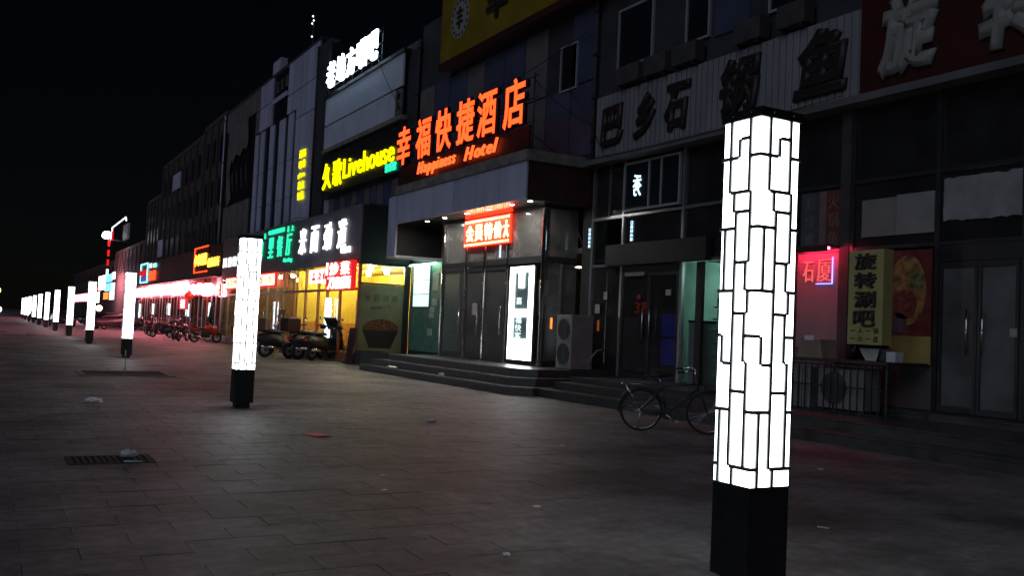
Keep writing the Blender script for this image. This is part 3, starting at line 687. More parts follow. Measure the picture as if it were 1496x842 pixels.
for i in range(12):
    y1 = 20.9-i*1.15
    if any(a-.6 < y1-.5 < c+.6 for a, c in ((16.47, 17.33), (13.0, 14.6), (18.6, 20.1))): continue
    bx('cladding_panel', m_panel_dk, rb, XF-.02, XF+.018, y1-1.1, y1, 8.45, 10.6)

# reflections of LED signs opposite, put in as glowing characters at the windows
m_cyan = emit('cyan_white_reflection', (0.55, 0.85, 1.0), 2.2)
s = thing('reflected_character', 'pale cyan sign reflection put in as a glowing character in the white framed window', 'sign', (14.0, 18.9, 5.1))
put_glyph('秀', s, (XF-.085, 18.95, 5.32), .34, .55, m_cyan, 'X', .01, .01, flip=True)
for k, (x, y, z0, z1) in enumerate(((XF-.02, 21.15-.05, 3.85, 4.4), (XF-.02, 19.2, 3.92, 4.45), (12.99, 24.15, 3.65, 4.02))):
    s = thing('reflected_text_strip', ('slim pale blue sign reflection put in as glowing text in the ground floor transom beside the vestibule', 'slim pale blue sign reflection put in as glowing text under the white framed window', 'slim pale blue sign reflection put in as glowing text below the red scrolling display')[k], 'sign', (x, y, z0))
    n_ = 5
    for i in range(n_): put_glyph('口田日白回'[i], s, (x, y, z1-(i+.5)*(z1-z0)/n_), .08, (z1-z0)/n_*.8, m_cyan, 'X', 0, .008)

# green-lit cold shop between (Y 15.7..17.1)
m_gl = emit('cool_tube', (0.60, 1.0, 0.85), 55)
bx('tube_lamp', m_gl, rb, 15.6, 15.68, 15.8, 17.0, 3.2, 3.24)
bx('shop_wall', mat('mint_wall', (0.45, 0.62, 0.54), .7), rb, 17.0, 17.1, 15.66, 17.6, .48, 3.4)
bx('shop_partition', MATS['mint_wall'], rb, XF+.3, 17.0, 17.45, 17.55, .48, 3.4)
bx('clear_pane', m_glass, rb, XF, XF+.01, 15.76, 17.1, .49, 3.29)
bx('door_post', m_frame_dk, rb, XF-.04, XF+.05, 16.42, 16.62, .49, 3.29)
s = thing('drinks_fridge', 'upright glass fridge with white packs seen through the green lit doorway', 'fridge', (14.6, 16.1, .48))
bx('case', m_white, s, 14.75, 15.2, 15.72, 16.5, .48, 2.6)
for r_ in range(6):
    for i in range(5): bx('pack', m_white, s, 14.55, 14.74, 15.76+i*.14, 15.87+i*.14, .9+r_*.28, 1.1+r_*.28)
    bx('shelf', m_alu, s, 14.5, 14.745, 15.72, 16.5, .86+r_*.28, .89+r_*.28)
s = thing('counter_cabinet', 'white cabinet below the green lit doorway glass', 'cabinet', (14.4, 16.85, .48))
bx('body', m_white, s, 14.3, 14.8, 16.65, 17.1, .48, 1.9); bx('top', m_frame_dk, s, 14.28, 14.82, 16.64, 17.11, 1.901, 1.95)
s = thing('blue_display_panel', 'dim blue lit panel behind the dark glass door', 'display', (14.65, 18.2, .48))
m_blue = emit('blue_display', (0.05, 0.05, 0.6), 1.3)
for a in ((17.95, 18.5, 1.55, 2.1), (17.95, 18.5, .85, 1.48)): bx('screen', m_blue, s, 14.6, 14.65, *a)
bx('stand', m_frame_dk, s, 14.651, 14.75, 17.93, 18.52, .48, 2.14)
# red reflections in the dark door, put in as small glowing characters
s = thing('red_reflected_characters', 'tiny red reflections put in as glowing characters behind the dark double door', 'sign', (14.3, 19.1, 2))
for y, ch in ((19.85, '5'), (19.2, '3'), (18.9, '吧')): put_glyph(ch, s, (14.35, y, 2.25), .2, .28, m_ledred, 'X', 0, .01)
# stickers and notices on the glass
m_stk = mat('sticker_paper', (0.42, 0.42, 0.40), .6); m_stk2 = mat('red_sticker', (0.35, 0.03, 0.03), .6)
t = thing('glass_stickers', 'small pale and red stickers on the dark shopfront glass', 'stickers', (14.08, 19, 1.5))
for y, z, w_, h_, m_ in ((20.2, 2.55, .16, .2, m_stk), (20.55, 2.2, .22, .24, m_stk), (18.75, 2.5, .12, .12, m_stk2), (17.6, 2.6, .2, .14, m_stk), (9.0, 1.85, .12, .13, m_stk)):
    bx('sticker', m_, t, XF-.048, XF-.044, y-w_/2, y+w_/2, z-h_/2, z+h_/2)
t = thing('door_notice', 'white paper notice on the hotel door glass', 'notice', (12.98, 25.7, 2))
bx('sheet', m_stk, t, 12.990, 12.996, 25.5, 25.8, 1.95, 2.3); bx('tape', m_white, t, 12.986, 12.9895, 25.6, 25.7, 2.27, 2.31)
# downpipes and cables on the facades
for k, (x, y, z0, z1, lb_) in enumerate(((14.0, 21.02, 6.3, 10.7, 'grey downpipe between the hotel and the brush lettered sign'), (13.98, 33.32, 6.4, 12.7, 'grey downpipe at the corner above the noodle shop'), (13.9, 46.42, 6.2, 15.6, 'dark downpipe beside the panelled tower'), (13.9, 68.1, 6.1, 15.9, 'pale downpipe past the torn tower panels'))):
    t = thing('downpipe', lb_, 'pipe', (x, y, z0))
    B().tube([(x, y, z0), (x, y, z1)], .055, 8).build('pipe', m_pil if k < 3 else m_panel, t)
    for i in range(4): bx('clamp', m_frame_dk, t, x-.07, x+.1, y-.07, y+.07, z0+.4+i*(z1-z0-.8)/3, z0+.46+i*(z1-z0-.8)/3)
def cable(label, p0, p1, sag, r=.012):
    p0, p1 = Vector(p0), Vector(p1); pts = []
    for i in range(13):
        q = i/12; v = p0.lerp(p1, q); v.z -= sag*4*q*(1-q); pts.append(v)
    tag(B().tube(pts, r, 5).build('cable', m_plastic), label, 'cable')
cable('black cable sagging along the noodle shop fascia top', (11.95, 33.6, 6.12), (11.95, 42.0, 6.2), .16)
cable('black cable sagging above the green restaurant sign', (11.95, 42.0, 6.2), (11.95, 57.0, 6.3), .22)
cable('black cable hanging across the hotel upper wall', (13.95, 33.0, 9.4), (13.95, 21.2, 9.9), .35)
cable('black cable dropping from the hotel sign to the downpipe', (12.62, 22.0, 8.5), (13.95, 21.05, 7.2), .15)
cable('thin cable along the bottom of the brush lettered sign', (13.68, 20.8, 6.18), (13.68, 12.2, 6.20), .07, .009)
cable('thin cable running up to the rooftop characters', (13.7, 33.5, 9.5), (13.65, 37.0, 12.7), .2)
# standing condenser by the vestibule
a = thing('condenser_unit', 'tall twin fan condenser standing on the step beside the hotel vestibule', 'air conditioner', (13.3, 20.5, .586))
bx('casing', m_ac, a, 13.0, 13.66, 20.12, 20.84, .60, 2.0, bevel=.02)
for z in (.98, 1.62):
    fg = B().disc((12.99, 20.48, z), (1, 0, 0), .27, .014, 28).build('fan_grille', m_grille, a)
    for r_ in (.10, .19, .27): B().ring((12.98, 20.48, z), (1, 0, 0), r_, .006, 24, 5).build('grille_ring', m_frame_dk, fg)
bx('base', m_frame_dk, a, 13.03, 13.63, 20.15, 20.81, .586, .60)
pipe = B().tube([(13.55, 20.10, .75), (13.6, 20.04, .95), (13.75, 20.05, 1.1), (14.05, 20.08, 1.15)], .018, 8).tube([(13.25, 20.10, .68), (13.3, 20.05, .78), (13.27, 20.06, .9), (13.22, 20.10, .84)], .010, 6).build('pipe', m_frame_lt, a)
# hanging cable
tag(B().tube([(XF-.06, 21.62, 4.95), (13.9, 21.4, 4.3), (13.92, 21.2, 3.95), (14.03, 20.98, 3.75)], .012, 6).build('hanging_cable', m_plastic), 'thin black cable drooping beside the vestibule glass', 'cable')
tag(B().tube([(13.4, 21.6, 8.5), (13.3, 21.0, 7.9), (13.4, 20.4, 7.2), (13.8, 20.2, 6.3)], .015, 6).build('loose_cable', m_plastic), 'thin cable slanting from the hotel sign to the grey sign', 'cable')

# ================================================================== NOODLE SHOP ROW (X=12, Y 33.4..57.3)
ns = thing('noodle_shop', 'single storey shop row with warm yellow interior behind the scooters', 'building', (13, 45, 0))
bx('roof', m_wall_dk, ns, 12.3, 15.9, 33.44, 57.2, 5.9, 6.1)
bx('end_cladding', m_darkbox, ns, 12.06, 13.05, 33.38, 33.43, 3.86, 6.0)
bx('end_wall', m_wall_dk, ns, 13.051, 15.9, 33.40, 33.43, 3.8, 5.9)
fas = bx('fascia', mat('slate_fascia', (0.15, 0.15, 0.19), .55, var=.15), ns, 12.0, 12.1, 33.4, 42.0, 3.86, 6.05)
bx('fascia', mat('charcoal_fascia', (0.13, 0.14, 0.16), .55, var=.15), ns, 12.01, 12.1, 42.01, 50.9, 3.84, 6.1)
bx('fascia', mat('brown_grey_fascia', (0.14, 0.11, 0.11), .55, var=.15), ns, 12.0, 12.1, 50.91, 57.3, 3.84, 6.15)
m_yroom = mat('yellow_room_wall', (0.88, 0.60, 0.07), .7, var=.1); m_oroom = mat('orange_wainscot', (0.62, 0.25, 0.03), .6, var=.1)
m_ceil = emit('ceiling_lamp', (1.0, 0.86, 0.46), 520)
# rooms: (y0,y1,lamp strength mat)
def room(y0, y1, wall, lamp, lx=(12.9, 14.4), ny=4):
    bx('room_back_wall', wall, ns, 15.8, 15.9, y0, y1, 0, 3.79)
    bx('room_end_wall', wall, ns, 12.2, 15.79, y1-.08, y1, 0, 3.79)
    bx('room_ceiling', wall, ns, 12.15, 15.79, y0, y1-.09, 3.80, 3.86)
    for i in range(ny):
        for x in lx: B().ell((x, y0+(i+.5)*(y1-y0)/ny, 3.70), .10, .10, .085, 12, 8).build('ceiling_lamp', lamp, ns)
bx('room_floor', m_paving_far, ns, 12.0, 15.79, 33.5, 57.2, 0.0, 0.08)
room(33.5, 42.0, m_yroom, m_ceil)
room(42.0, 50.9, mat('tan_room_wall', (0.40, 0.25, 0.12), .7), emit('dim_lamp', (1.0, .74, .42), 130))
room(50.9, 57.2, MATS['tan_room_wall'], MATS['dim_lamp'], ny=3)
for i in range(8): bx('wainscot_panel', m_oroom, ns, 15.72, 15.79, 33.6+i*1.03, 34.56+i*1.03, .1, 1.5)
for i in range(3): bx('wainscot_panel', m_oroom, ns, 12.4+i*1.1, 13.45+i*1.1, 41.84, 41.91, .1, 1.5)
# side wall facing the hotel: yellow window, poster
bx('side_frame', m_frame_dk, ns, 12.0, 13.95, 33.40, 33.47, 3.76, 3.855)
bx('side_frame', m_frame_dk, ns, 12.0, 13.95, 33.40, 33.47, 3.02, 3.09)
bx('side_frame', m_frame_dk, ns, 13.86, 14.1, 33.40, 33.47, .0, 3.79)
bx('side_pane', m_glass, ns, 12.06, 13.85, 33.43, 33.44, 3.095, 3.755)
bx('side_panel', m_wall_dk, ns, 12.06, 13.855, 33.43, 33.48, 0, 3.015)
s = thing('noodle_poster', 'dim tan poster of a noodle bowl on the shop end wall', 'poster', (12.95, 33.4, .1))
bx('sheet', mat('tan_print', (0.23, 0.20, 0.10), .5, var=.2, scale=1.5), s, 12.08, 13.84, 33.405, 33.425, .45, 3.0)
bowl = B()
secs = []
for i in range(25):
    q = 2*math.pi*i/24; secs.append((12.97+.72*math.cos(q), 33.396, 1.35+.38*math.sin(q)))
bowl.poly(secs[:24], (0, .008, 0)); bowl.build('noodles', mat('noodle_print', (0.16, 0.055, 0.02), .5, var=.9, scale=9), s)
B().poly([(12.25, 33.392, 1.30), (13.69, 33.392, 1.30), (13.40, 33.392, .62), (12.54, 33.392, .62)], (0, .003, 0)).build('bowl', mat('bowl_dark', (0.03, 0.018, 0.015), .5), s)
m_olive = mat('olive_letter', (0.10, 0.10, 0.05), .6)
for i, ch in enumerate('米面劲道'): put_glyph(ch, s, (12.40+i*.36, 33.398, 2.52), .27, .27, m_olive, 'Y', .0, .008)
latin = 'nomica'
for i, ch in enumerate(latin): put_glyph(ch, s, (12.62+i*.13, 33.398, 2.12+i*.02), .10, .13, m_olive, 'Y', 0, .008, .3)
# front glazing
my = [33.45, 35.6, 37.2, 38.4, 40.2, 41.9, 43.6, 44.9, 46.6, 48.6, 50.85, 53.2, 55.3, 57.2]
m_wood = mat('orange_brown_frame', (0.30, 0.11, 0.04), .45, var=.2)
for y in my: bx('mullion', m_wood if y < 43 else m_alu, ns, 12.02, 12.12, y-.05, y+.05, 0.08, 3.80)
for a, c in zip(my[:-1], my[1:]):
    bx('rail', m_wood if a < 43 else m_alu, ns, 12.03, 12.11, a+.052, c-.052, 2.78, 2.88)
    bx('pane', m_glass, ns, 12.06, 12.07, a+.054, c-.054, .42, 2.777)
    bx('top_pane', m_glass, ns, 12.06, 12.07, a+.054, c-.054, 2.884, 3.80)
    bx('kick_panel', m_wood if a < 43 else m_alu, ns, 12.03, 12.11, a+.052, c-.052, .081, .41)
for y in (36.3, 36.5, 43.9, 46.9): B().tube([(11.97, y, .9), (11.97, y, 2.2)], .022, 8).build('door_handle', m_chrome, ns)
# things inside
s = thing('cooling_cabinet', 'grey blue upright cooler inside the yellow lit noodle shop', 'cabinet', (14.6, 38.9, .08))
bx('body', mat('blue_grey_case', (0.2, 0.23, 0.32), .4), s, 14.3, 14.9, 39.3, 40.0, .08, 2.6, bevel=.02); bx('door_seam', m_frame_dk, s, 14.29, 14.30, 39.35, 39.95, 1.3, 1.33)
for k, y in enumerate((35.2, 37.6)):
    s = thing('dining_table', ('small dining table inside the noodle shop near its end wall', 'small dining table inside the noodle shop before the grey blue cooler')[k], 'table', (13.6, y, .08), 'noodle shop tables')
    bx('top', m_oroom, s, 13.2, 14.1, y-.35, y+.35, .8, .84)
    for dx in (13.28, 13.98):
        for dy in (-.28, .28): bx('leg', m_frame_dk, s, dx, dx+.04, y+dy-.02, y+dy+.02, .08, .80)
s = thing('white_door_lamp', 'slim upright white light panel in the noodle shop doorway', 'light box', (11.9, 36.8, .1))
bx('panel', emit('door_panel_white', (0.85, 1.0, 1.0), 2.2), s, 11.86, 11.9, 36.15, 36.75, .9, 2.5); bx('base', m_frame_dk, s, 11.84, 11.95, 36.1, 36.8, .082, .89)

m_wlet = emit('white_channel_letter', (0.93, 0.95, 1.0), 2.0)
s = thing('noodle_shop_sign', 'large white glowing brush characters on slate fascia above red boxes', 'sign', (11.95, 37.9, 4.3))
for ch, y in zip('米面劲道', (40.75, 38.97, 37.2, 35.42)): put_glyph(ch, s, (11.94, y, 5.04), .98, 1.15, m_wlet, 'X', .008, .06, .1)
for i, ch in enumerate('七里中餐'): put_glyph(ch, s, (11.95, 35.38-i*.30, 4.37), .24, .24, m_wlet, 'X', .01, .04)
m_glet = emit('green_channel_letter', (0.02, 0.75, 0.36), 1.8)
s = thing('green_restaurant_sign', 'green glowing characters on charcoal fascia behind a lantern column', 'sign', (11.95, 45, 4.3))
for ch, y in zip('御里餐厅', (48.2, 46.2, 44.55, 43.0)): put_glyph(ch, s, (11.96, y, 5.05), .85, 1.0, m_glet, 'X', .004, .05, .1)
latin_line('GOLDENRON', s, 11.96, 46.7, 43.9, 5.72, .30, m_glet, .01, .04, .1)
put_glyph('上', s, (11.96, 42.5, 5.78), .35, .25, m_glet, 'X', .01, .04); put_glyph('i', s, (11.96, 43.2, 5.78), .16, .28, m_glet, 'X', .01, .04); put_glyph('i', s, (11.96, 47.4, 5.72), .16, .28, m_glet, 'X', .01, .04)
latin_line('Canting', s, 11.96, 43.75, 42.35, 4.25, .26, m_glet, .01, .04, .2)
s = thing('white_character_sign', 'small white glowing characters on brown grey fascia left of a lantern column', 'sign', (11.95, 54, 4.3))
for ch, y in zip('川菜馆', (56.4, 55.1, 53.9)): put_glyph(ch, s, (11.95, y, 4.72), .75, .55, m_wlet, 'X', .015, .05)
B().ring((11.95, 52.5, 4.9), (1, 0, 0), .45, .05, 28, 8).build('round_logo', m_wlet, s)
# red boxes
m_redbox = emit('lit_red_box', (1.0, 0.012, 0.015), 0.75); m_wbox = emit('lit_white_text', (1.0, 0.93, 0.85), 3.2)
s = thing('red_menu_lightbox', 'bright red light box with two rows of bold white characters', 'sign', (11.6, 34.6, 2.75))
bx('box', m_redbox, s, 11.62, 11.80, 33.1, 36.15, 2.80, 3.88, bevel=.015)
for ch, y in zip('炒菜', (35.15, 33.85)): put_glyph(ch, s, (11.605, y, 3.60), 1.0, .50, m_wbox, 'X', .022, .015)
put_glyph('1', s, (11.605, 36.0, 3.62), .12, .5, m_wbox, 'X', .02, .015)
for ch, y in zip('刀削面', (35.45, 34.5, 33.6)): put_glyph(ch, s, (11.605, y, 3.05), .82, .46, m_wbox, 'X', .022, .015)
for y in (33.5, 35.8): B().tube([(11.81, y, 3.8), (12.0, y, 3.95)], .02, 6).build('bracket', m_frame_dk, s)
s = thing('noodle_strip_sign', 'white lit strip sign with red characters left of the red light box', 'sign', (11.8, 37.5, 3.1))
bx('box', m_wbox, s, 11.74, 11.84, 36.4, 38.75, 3.12, 3.66)
for i, ch in enumerate('盖浇面'): put_glyph(ch, s, (11.73, 38.1-i*.72, 3.39), .55, .34, m_redbox, 'X', .012, .012)
s = thing('orange_strip_sign', 'cream lit strip sign with red border below the green sign', 'sign', (11.8, 49, 3.1))
bx('frame', m_redbox, s, 11.75, 11.84, 44.2, 54.9, 3.10, 3.80); bx('face', emit('cream_face', (1.0, .78, .50), 2.2), s, 11.735, 11.749, 44.35, 54.75, 3.18, 3.72)
for i, ch in enumerate('家常炒菜米饭面食盖饭小吃'): put_glyph(ch, s, (11.728, 54.1-i*.82, 3.45), .58, .36, m_ledred, 'X', .0, .01)
s = thing('orange_glow_strip', 'thin orange lit strip over the noodle shop door', 'sign', (11.95, 37.5, 3.7))
bx('strip', m_or, s, 11.9, 11.99, 36.3, 38.6, 3.70, 3.78); bx('holder', m_frame_dk, s, 11.905, 11.99, 36.3, 38.6, 3.781, 3.81)

# ================================================================== LIVEHOUSE BLOCK (Y 33.4..46.3)
lb = thing('livehouse_building', 'dark building carrying two blank white boards and yellow livehouse lettering', 'building', (18, 40, 0))
bx('wall', m_wall_dk, lb, 14.05, 24, 33.40, 46.3, 3.9, 12.75); bx('rear_wall', m_wall_dk, lb, 16.0, 24, 33.40, 46.3, 0, 3.89)
bx('wall_flank', m_wall_dk, lb, 13.95, 14.04, 44.6, 46.4, 6.1, 15.6)
for i in range(14):
    y1 = 44.4-i*.8; bx('cladding_panel', m_panel if i in (0,) else (m_wall_gy if i % 2 else m_panel_dk), lb, 13.98, 14.045, y1-.72, y1, 6.1, 7.45)
s = thing('blank_billboard', 'two stacked blank bluish white boards under the white rooftop characters', 'billboard', (13.8, 39.4, 9.8))
bx('upper_board', mat('blue_white_board', (0.62, 0.72, 0.85), .4, var=.08, scale=.8), s, 13.78, 13.86, 34.45, 44.3, 11.08, 12.40)
bx('lower_board', mat('grey_white_board', (0.60, 0.64, 0.78), .45, var=.12, scale=1.2), s, 13.78, 13.86, 35.15, 44.3, 9.90, 11.0)
bx('narrow_board', m_wall_gy, s, 13.79, 13.86, 34.45, 35.10, 9.95, 10.98)
bx('sill', m_conc, s, 13.70, 14.04, 34.3, 44.4, 9.68, 9.88, bevel=.02); bx('top_rail', m_frame_dk, s, 13.72, 14.04, 34.3, 44.5, 12.41, 12.56)
for ch, z in (('女', 10.7), ('人', 10.25)): put_glyph(ch, s, (13.78, 34.78, z), .4, .32, m_brush, 'X', .02, .01)
s = thing('rooftop_characters', 'blown out white blue glowing rooftop characters on a thin frame', 'sign', (13.8, 40.4, 12.7))
for z in (12.85, 13.4, 13.95): B().tube([(13.75, 36.7, z), (13.75, 44.4, z)], .025, 6).build('frame_rail', m_frame_dk, s)
for i in range(7): B().tube([(13.80, 36.9+i*1.22, 12.56), (13.80, 36.9+i*1.22, 14.1)], .03, 6).build('frame_post', m_frame_dk, s)
m_blow = emit('blue_white_letter', (0.62, 0.82, 1.0), 6)
for ch, y in zip('老地方唱吧', (43.2, 41.75, 40.35, 38.95, 37.6)): put_glyph(ch, s, (13.60, y, 13.38), 1.12, 1.26, m_blow, 'X', .004, .10)
s = thing('livehouse_sign', 'black board with glowing yellow livehouse lettering', 'sign', (13.6, 39, 7.5))
bx('board', m_darkbox, s, 13.62, 13.72, 33.7, 44.0, 7.55, 9.45)
m_yl = emit('yellow_channel_letter', (0.95, 0.85, 0.0), 1.7)
for ch, y in zip('久歌', (42.85, 41.35)): put_glyph(ch, s, (13.56, y, 8.42), 1.2, 1.25, m_yl, 'X', .012, .06)
latin_line('Livehouse', s, 13.56, 40.55, 34.35, 8.02, 1.28, m_yl, .006, .06)
for i, ch in enumerate('音乐馆'): put_glyph(ch, s, (13.57, 35.15-i*.40, 7.80), .32, .34, m_glet, 'X', .01, .04)

# ================================================================== PANELLED TOWER (Y 46.4..68)
tw = thing('panelled_tower', 'tall building clad in pale vertical strips with torn panels', 'building', (19, 57, 0))
bx('wall', m_win_dk, tw, 14.08, 26, 46.45, 68.0, 4.05, 16.0); bx('rear_wall', m_wall_dk, tw, 16.05, 26, 46.45, 68.0, 0, 4.04)
bx('roof_edge', m_wall_dk, tw, 14.06, 15.0, 46.46, 67.9, 15.98, 16.2)
strips = [(59.3, 58.4), (57.9, 57.0), (55.7, 54.75), (53.65, 52.45), (51.75, 50.75)]
for a, c in strips:
    for z0, z1 in ((6.2, 8.3), (8.34, 10.4), (10.44, 13.0)): bx('cladding_panel', m_panel, tw, 14.0, 14.075, c, a, z0, z1)
for i in range(4):
    y1 = 50.2-i*.94
    for z0, z1 in ((6.2, 8.3), (8.34, 10.4), (10.44, 12.48), (12.54, 14.1), (14.16, 15.95)): bx('cladding_panel', m_panel, tw, 13.98, 14.075, y1-.90, y1, z0, z1)
for i in range(2):
    for z0, z1 in ((13.1, 14.1), (14.16, 15.95)): bx('cladding_panel', m_panel, tw, 13.98, 14.075, 50.24+i*.94, 51.14+i*.94, z0, z1)
for i in range(4):
    for z0, z1 in ((13.1, 14.5), (14.56, 15.95)): bx('cladding_panel', m_panel if i < 3 else m_wall_gy, tw, 13.98, 14.075, 55.5+i*.95, 56.42+i*.95, z0, z1)
for i in range(7): bx('cladding_panel', m_wall_gy, tw, 14.0, 14.075, 59.5+i*1.2, 60.64+i*1.2, 14.6, 15.9)
for i in range(5): bx('cladding_panel', m_wall_gy, tw, 14.0, 14.075, 60.2+i*1.5, 61.6+i*1.5, 6.2, 9.2)
bx('window_sill', m_panel, tw, 13.9, 14.0, 52.2, 55.3, 14.25, 14.5)
for i, ch in enumerate('红玫瑰'): put_glyph(ch, tw, (14.04, 54.6-i*.95, 15.2), .7, .7, m_wall_gy, 'X', 0, .03, name='dead_letter')
bx('parapet_stub', m_panel, tw, 14.1, 14.5, 54.5, 56.2, 16.2, 17.0)
# torn sheet
tb = B(); pts = [(66.6, 15.0), (61.2, 14.6), (60.9, 12.9), (61.4, 12.5), (62.2, 12.75), (63.0, 12.3), (64.2, 12.6), (65.2, 12.1), (65.6, 12.5), (66.0, 11.6), (65.6, 10.6), (65.2, 9.6), (66.2, 9.2), (66.7, 9.8), (66.9, 12.0)]
tb.poly([(13.93, y, z) for y, z in pts], (.02, 0, 0)); tb.build('torn_sheet', m_wall_gy, tw)
for i in range(5):
    y = 60.9+i*1.3; B().tube([(13.98, y, 12.6), (13.9, y+.15, 11.2), (13.95, y-.1, 10.0)], .03, 5).build('hanging_shred', m_wall_gy, tw)
s = thing('vertical_yellow_sign', 'small vertical sign of yellow lit characters on the panelled tower', 'sign', (13.9, 48.4, 8))
for r_, tx in enumerate(('西餐', '咖啡', None, '甜点', '饮品')):
    z = 10.35-r_*.56
    if tx is None: latin_line('pizza', s, 13.92, 48.95, 47.85, z-.1, .34, m_yl, .01, .04); continue
    for i, ch in enumerate(tx): put_glyph(ch, s, (13.92, 48.68-i*.60, z), .44, .42, m_yl, 'X', .0, .04)
# roof beacon lights
s = thing('roof_antenna', 'thin rooftop mast with tiny white lights above the tower', 'antenna', (16, 52, 16))
B().tube([(15.5, 53.0, 16.1), (15.5, 53.0, 19.6)], .04, 6).build('mast', m_frame_dk, s)
for z, dy in ((19.3, 0), (18.9, .1), (19.0, -.2), (18.1, 0), (17.2, .05)): B().ell((15.43, 53+dy, z), .05, .05, .05, 6, 4).build('mast_light', emit('mast_white', (1, 1, 1), 3), s)

# ================================================================== FAR SHOP ROW AND BUILDINGS
fr = thing('far_shop_row', 'red lit shop row with glass fronts behind parked motorcycles', 'building', (13, 75, 0))
bx('fascia', m_maroon, fr, 12.0, 12.1, 57.35, 61.4, 4.1, 6.0)
bx('fascia', mat('dark_red_fascia', (0.10, 0.035, 0.035), .5, var=.4, scale=1), fr, 12.01, 12.1, 61.42, 80.0, 4.1, 6.0)
bx('fascia', mat('plum_fascia', (0.09, 0.05, 0.06), .5, var=.3, scale=1), fr, 12.0, 12.1, 80.02, 93.0, 4.1, 6.0)
bx('roof', m_wall_dk, fr, 12.11, 16, 57.35, 93, 5.7, 5.95)
bx('awning', m_red_board, fr, 11.6, 12.0, 57.5, 92.8, 3.95, 4.08)
m_pinkroom = mat('pink_room_wall', (0.45, 0.24, 0.22), .7, var=.3)
bx('room_back', m_pinkroom, fr, 15.4, 15.5, 57.35, 93, 0, 4.0); bx('room_end', m_pinkroom, fr, 12.15, 15.39, 92.9, 93.0, 0, 4.0)
bx('room_ceiling', m_pinkroom, fr, 12.11, 15.39, 57.36, 92.89, 3.9, 4.0)
for i in range(12): B().disc((13.3, 58.8+i*2.9, 3.885), (0, 0, 1), .26, .02, 12).build('ceiling_lamp', emit('rosy_lamp', (1, .60, .42), 24), fr)
yv = 57.4; k = 0
while yv < 92.6:
    bx('mullion', m_alu if k % 3 else m_wood, fr, 12.03, 12.12, yv-.04, yv+.04, .0, 3.94)
    c = yv+1.35
    bx('pane', m_glass, fr, 12.06, 12.07, yv+.043, min(c-.043, 92.8), .02, 2.8); bx('top_panel', m_red_board if k % 4 else m_ac, fr, 12.05, 12.09, yv+.043, min(c-.043, 92.8), 2.83, 3.93)
    if k % 2: bx('curtain', m_bag if k % 4 == 1 else MATS['pink_room_wall'], fr, 12.5, 12.54, yv+.15, yv+.8, .1, 2.7)
    yv = c; k += 1
m_rw = emit('hot_white_sign', (1.0, 0.27, 0.33), 30.0); m_rp = emit('hot_pink_sign', (1.0, 0.10, 0.16), 9.0)
for k, (a, c, z0, z1, tx) in enumerate(((91.5, 84.5, 3.05, 3.75, '海鲜烧烤'), (84.2, 78.2, 3.1, 3.85, '麻辣烫'), (77.9, 72.3, 3.1, 3.8, '大排档'), (72.0, 66.6, 3.0, 3.85, '涮羊肉'))):
    s = thing('led_shop_sign', ('overexposed white pink light sign, farthest along the red shop row', 'overexposed white pink light sign, second from the far end of the red shop row', 'overexposed white pink light sign, third from the far end of the red shop row', 'overexposed white pink light sign beside the red hotel characters')[k], 'sign', (11.7, (a+c)/2, z0), 'light signs on the red shop row')
    bx('face', m_rw, s, 11.66, 11.74, c, a, z0, z1); bx('edge', m_rp, s, 11.68, 11.76, c-.08, a+.08, z0-.10, z0-.005)
    n_ = len(tx)
    for i, ch in enumerate(tx): put_glyph(ch, s, (11.65, a-(i+.5)*(a-c)/n_, (z0+z1)/2), .9, .55, m_rp, 'X', .0, .01)
s = thing('guesthouse_sign', 'two white characters on red between the long light sign and the oval', 'sign', (11.7, 63.5, 3))
bx('board', m_redbox, s, 11.72, 11.78, 61.3, 65.6, 2.85, 3.75)
for ch, y in zip('宾馆', (64.5, 62.3)): put_glyph(ch, s, (11.69, y, 3.28), 1.5, .72, m_rw, 'X', .03, .03)
s = thing('oval_light_sign', 'glowing white oval sign at the near end of the red shop row', 'sign', (11.6, 59.2, 3))
B().disc((11.6, 59.3, 3.17), (1, 0, 0), .40, .12, 32, sx=5.0).build('face', m_rw, s)
bx('bracket', m_frame_dk, s, 11.66, 12.0, 59.2, 59.3, 3.1, 3.2)
s = thing('orange_column_sign', 'small orange lit sign beside the white oval', 'sign', (11.7, 56.9, 2.8))
bx('box', m_redbox, s, 11.72, 11.8, 56.2, 57.2, 2.75, 3.45)
for r_, ch in enumerate('烟酒'): put_glyph(ch, s, (11.70, 56.7, 3.28-r_*.33), .6, .26, m_ledtxt, 'X', .01, .02)
m_yneon = emit('yellow_orange_letter', (1.0, 0.55, 0.05), 3.2); m_oneon = emit('orange_outline', (1.0, 0.05, 0.01), 3.2)
s = thing('framed_neon_sign', 'orange outlined sign with tall yellow neon characters', 'sign', (11.9, 63.3, 4.4))
for a in ((61.3, 65.7, 6.0, 6.07), (61.3, 65.7, 4.38, 4.45), (65.62, 65.7, 4.451, 5.999)): bx('neon_outline', m_oneon, s, 11.88, 11.94, *a)
bx('board', m_maroon, s, 11.941, 11.985, 61.2, 65.75, 4.36, 6.1)
for i, ch in enumerate('小串城烤'): put_glyph(ch, s, (11.89, 65.15-i*1.05, 5.22), .88, .78, m_yneon, 'X', .015, .03)
s = thing('yellow_neon_sign', 'yellow neon characters on purple red board right of the framed one', 'sign', (11.9, 59.5, 4.5))
bx('board', m_red_board, s, 11.941, 11.985, 57.5, 61.1, 4.4, 5.5)
for i, ch in enumerate('麻辣龙虾'): put_glyph(ch, s, (11.89, 60.7-i*.85, 4.92), .72, .58, m_yneon, 'X', .015, .03)
m_teal = emit('teal_outline', (0.25, 0.9, 0.85), 2.4); m_violet = emit('violet_screen', (0.12, 0.06, 0.35), 1.0)
s = thing('teal_outlined_sign', 'sign outlined in pale teal tubes with a red band', 'sign', (11.9, 89, 4.3))
